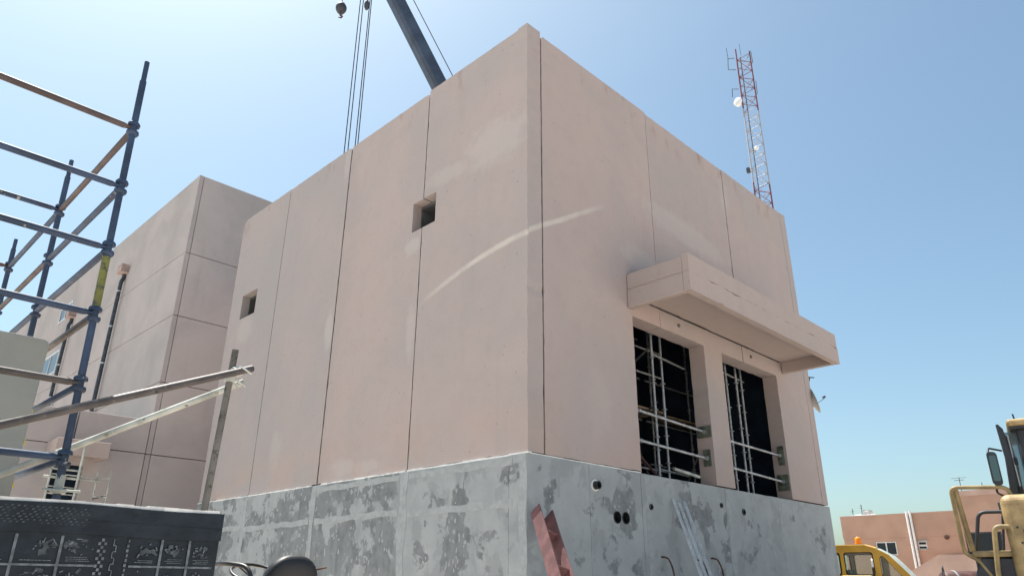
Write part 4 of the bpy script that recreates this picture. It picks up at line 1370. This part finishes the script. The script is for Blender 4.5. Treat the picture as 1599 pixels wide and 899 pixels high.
MB().lathe([(0.05, 0.0), (0.085, 0.01), (0.085, 0.04), (0.07, 0.042), (0.075, 0.10), (0.06, 0.15), (0.02, 0.17)], (XT + 0.45, 0.30, 2.56), n=16).build('beacon', 'orange_lens', V, smooth=50)
MB().box((XT - 0.14, 0.06, 1.70), (XT - 0.002, 0.72, 1.835)).build('side_locker', 'pale_yellow', V, bevel=0.012)
mo = MB().box((XT - 0.26, -0.02, 1.66), (XT - 0.10, 0.02, 2.02)).build('door_mirror', 'black_plastic', V, bevel=0.03, seg=2)
MB().path([(XT + 0.0, 0.02, 2.2), (XT - 0.16, 0.0, 2.16), (XT - 0.17, 0, 2.0)], 0.02, 8).build('mirror_arm', 'white_plastic', mo)
MB().path([(XT + 0.4, -1.35, 1.45), (XT + 0.55, -1.4, 2.0), (XT + 0.9, -1.4, 2.05), (XT + 1.3, -1.4, 1.5)], 0.014, 6).build('front_hoop', 'dark_pipe', V)
MB().tube((XT + 0.75, -0.92, 1.62), (XT + 0.95, -0.62, 2.0), 0.012, 6).build('wiper', 'black_plastic', V)
# rust-brown tank seen low between van and loader
RT = thing('rusty_tank', 'rust-brown cylindrical tank low between the van and the loader', 'tank', ab(14.5, 25, 0))
cc = ab(14.45, 25, 1.72)
MB().lathe([(0.1, -.65), (0.3, -.6), (0.36, -.5), (0.36, .5), (0.3, .6), (0.1, .65)], cc, rh, 20).build('shell', 'rust_tank', RT, smooth=40)
MB().lathe([(0.362, -.03), (0.37, -.025), (0.37, .025), (0.362, .03)], cc - rh * 0.25, rh, 20).build('strap', 'galvanised', RT)
for s in (-.4, .4):
    MB().bar(cc + rh * s - Vector((0, 0, .36)), Vector(((cc + rh * s).x, (cc + rh * s).y, 0)), 0.08, 0.5).build('leg', 'rust_tank', RT)

# ------------------------------------------------------------------ wheel loader at the right edge
# local y runs along the line of sight to the machine, local x to the right of it
UA, UB = 0.5508, 0.8346
lo = ab(UA * 12, UB * 12, 0)
LD = thing('wheel_loader', 'tan wheel loader with dark cab and tubular handrails at the right edge', 'loader', lo, math.atan2(rh.y, rh.x) - math.atan2(UA, UB))


def L(a, z, b=10.0):
    t_ = a * UA + 10 * UB
    k_ = 12 / t_
    return Vector(((a * UB - 10 * UA) * k_, b - 10, 1.6 + (z - 1.6) * k_))


def LX(p0, p1):
    k_ = 12 / (p0[0] * UA + 10 * UB)
    return MB().box(L(*p0), (L(*p1).x, p1[2] - 10, 1.6 + (p1[1] - 1.6) * k_))


def LP(pts):
    return [(L(*p_).x, L(*p_).z) for p_ in pts]


def lb(name, mb, mat, par=None, **k):
    return mb.build(name, mat, par or LD, world=False, **k)


tr = 0.027
lb('handrail', MB().path(rounded([L(6.60, 2.66), L(6.70, 2.72), L(6.635, 2.845), L(5.885, 2.83), L(5.89, 2.0), L(6.05, 1.93), L(6.2, 1.70)], 0.09), tr, 10), 'rail_tan', smooth=50)
lb('handrail', MB().path(rounded([L(5.94, 2.82, 10.05), L(5.97, 2.4, 10.1), L(6.0, 2.03, 10.12)], 0.05), 0.036, 10), 'rail_tan', smooth=50)
lb('handrail', MB().path(rounded([L(6.03, 1.72, 10.2), L(6.03, 1.99, 10.2), L(6.18, 2.53, 10.2), L(6.62, 2.545, 10.2)], 0.09), 0.024, 10), 'loader_dark', smooth=50)
lb('handrail', MB().path(rounded([L(6.30, 1.2, 9.9), L(6.27, 1.75, 9.9), L(6.355, 2.33, 9.9), L(6.75, 2.33, 9.9)], 0.08), 0.032, 10), 'rail_tan', smooth=50)
lb('handrail', MB().path(rounded([L(6.40, 2.05, 10.5), L(6.50, 2.52, 10.5), L(6.62, 2.70, 10.5)], 0.05), 0.018, 10), 'loader_dark', smooth=50)
lb('platform', LX((5.99, 1.955, 9.95), (6.62, 2.03, 10.7)), 'rail_tan', bevel=0.025, seg=2)
lb('fender', MB().slab(LP([(5.93, 1.4), (5.98, 1.75), (6.08, 1.945), (6.7, 1.945), (6.7, 1.4)]), [], 'Y', -0.02, 1.0), 'loader_dark', bevel=0.02, seg=2)
body = lb('body', LX((6.50, 0.9, 9.85), (8.9, 2.735, 11.2)), 'loader_tan', bevel=0.12, seg=5)
lb('body_slot', LX((6.73, 2.12, 9.835), (7.0, 2.30, 9.86)), 'loader_dark', body, bevel=0.01)
for (a_, z_) in ((6.66, 2.32), (6.68, 2.13), (6.72, 1.96)):
    lb('bolt', MB().lathe([(0.014, 0), (0.014, .012), (0.006, .014)], L(a_, z_, 9.849), (0, -1, 0), 8), 'loader_dark', body)
# cab
cab = lb('cab', LX((6.98, 2.6, 10.35), (8.5, 3.70, 11.6)), 'loader_dark', bevel=0.04, seg=2)
lb('roof', LX((6.86, 3.70, 10.2), (8.7, 3.80, 11.8)), 'loader_tan', bevel=0.045, seg=3)
lb('roof_gutter', LX((6.89, 3.665, 10.23), (8.65, 3.698, 11.75)), 'loader_dark')
lb('aerial', MB().tube(L(7.00, 3.76, 10.24), L(6.985, 3.88, 10.24), 0.012, 6), 'loader_dark')
pil = [(6.705, 3.765), (6.74, 3.77), (6.80, 3.70), (6.83, 3.3), (6.80, 2.9), (6.76, 2.62), (6.72, 2.3), (6.64, 2.3), (6.62, 2.62), (6.69, 2.9), (6.725, 3.3)]
lb('front_post', MB().slab(LP(pil), [], 'Y', 0.42, 0.56), 'loader_dark', bevel=0.015, seg=2)
lb('front_post', MB().slab([(u_ + .07, z_) for u_, z_ in LP(pil)], [], 'Y', 1.4, 1.52), 'loader_dark', bevel=0.015, seg=2)
lb('cab_glass', LX((6.80, 2.72, 10.50), (6.975, 3.66, 10.51)), 'glass_cab')
lb('cab_glass', LX((6.79, 2.72, 10.53), (6.80, 3.66, 11.3)), 'glass_cab')
lb('door_strip', LX((6.835, 2.75, 10.47), (6.855, 3.62, 10.495)), 'dish_grey')
lb('door_hinge', MB().lathe([(.02, -.05), (.025, 0), (.02, .05)], L(6.87, 3.25, 10.47), n=8), 'loader_dark')
lb('door_hinge', MB().lathe([(.02, -.05), (.025, 0), (.02, .05)], L(6.84, 2.85, 10.47), n=8), 'loader_dark')
lb('post_foot', MB().lathe([(0.06, -.12), (0.12, -.08), (0.13, .06), (0.06, .12)], L(6.62, 2.62, 10.45), n=14), 'loader_dark', smooth=50)
mr = lb('mirror', MB().slab(LP(rrect(6.475, 6.62, 2.87, 3.31, 0.05)), [], 'Y', -0.02, 0.04), 'loader_dark', bevel=0.015, seg=2)
lb('mirror_glass', MB().slab(LP(rrect(6.50, 6.60, 2.92, 3.26, 0.03)), [], 'Y', -0.025, -0.021), 'mirror_glass', mr)
lb('mirror_bracket', MB().path(rounded([L(6.50, 3.27, 10.02), L(6.52, 3.375, 10.1), L(6.70, 3.385, 10.4)], 0.05), 0.014, 8), 'loader_dark', mr, smooth=50)
lb('mirror_bracket', MB().path(rounded([L(6.52, 2.88, 10.02), L(6.50, 2.78, 10.1), L(6.66, 2.72, 10.4)], 0.05), 0.014, 8), 'loader_dark', mr, smooth=50)
lb('interior_seat', LX((7.3, 2.6, 10.6), (7.9, 3.2, 10.9)), 'vinyl', bevel=0.05)
for (a_, b_) in ((6.75, 10.1), (8.5, 10.1), (6.75, 12.0), (8.5, 12.0)):
    wh = lb('wheel', MB().lathe([(0.35, -.26), (0.66, -.26), (0.72, -.15), (0.72, .15), (0.66, .26), (0.35, .26)], L(a_ + .4, 0.72, b_ + .25), (0, 1, 0), 28), 'black_rubber', smooth=40)
    lb('rim', MB().lathe([(0.05, -.22), (0.34, -.27), (0.34, .27), (0.05, .22)], L(a_ + .4, 0.72, b_ + .25), (0, 1, 0), 20), 'loader_tan', wh)
lb('chassis', LX((6.9, 0.7, 10.5), (8.9, 1.3, 12.0)), 'loader_dark', bevel=0.03)
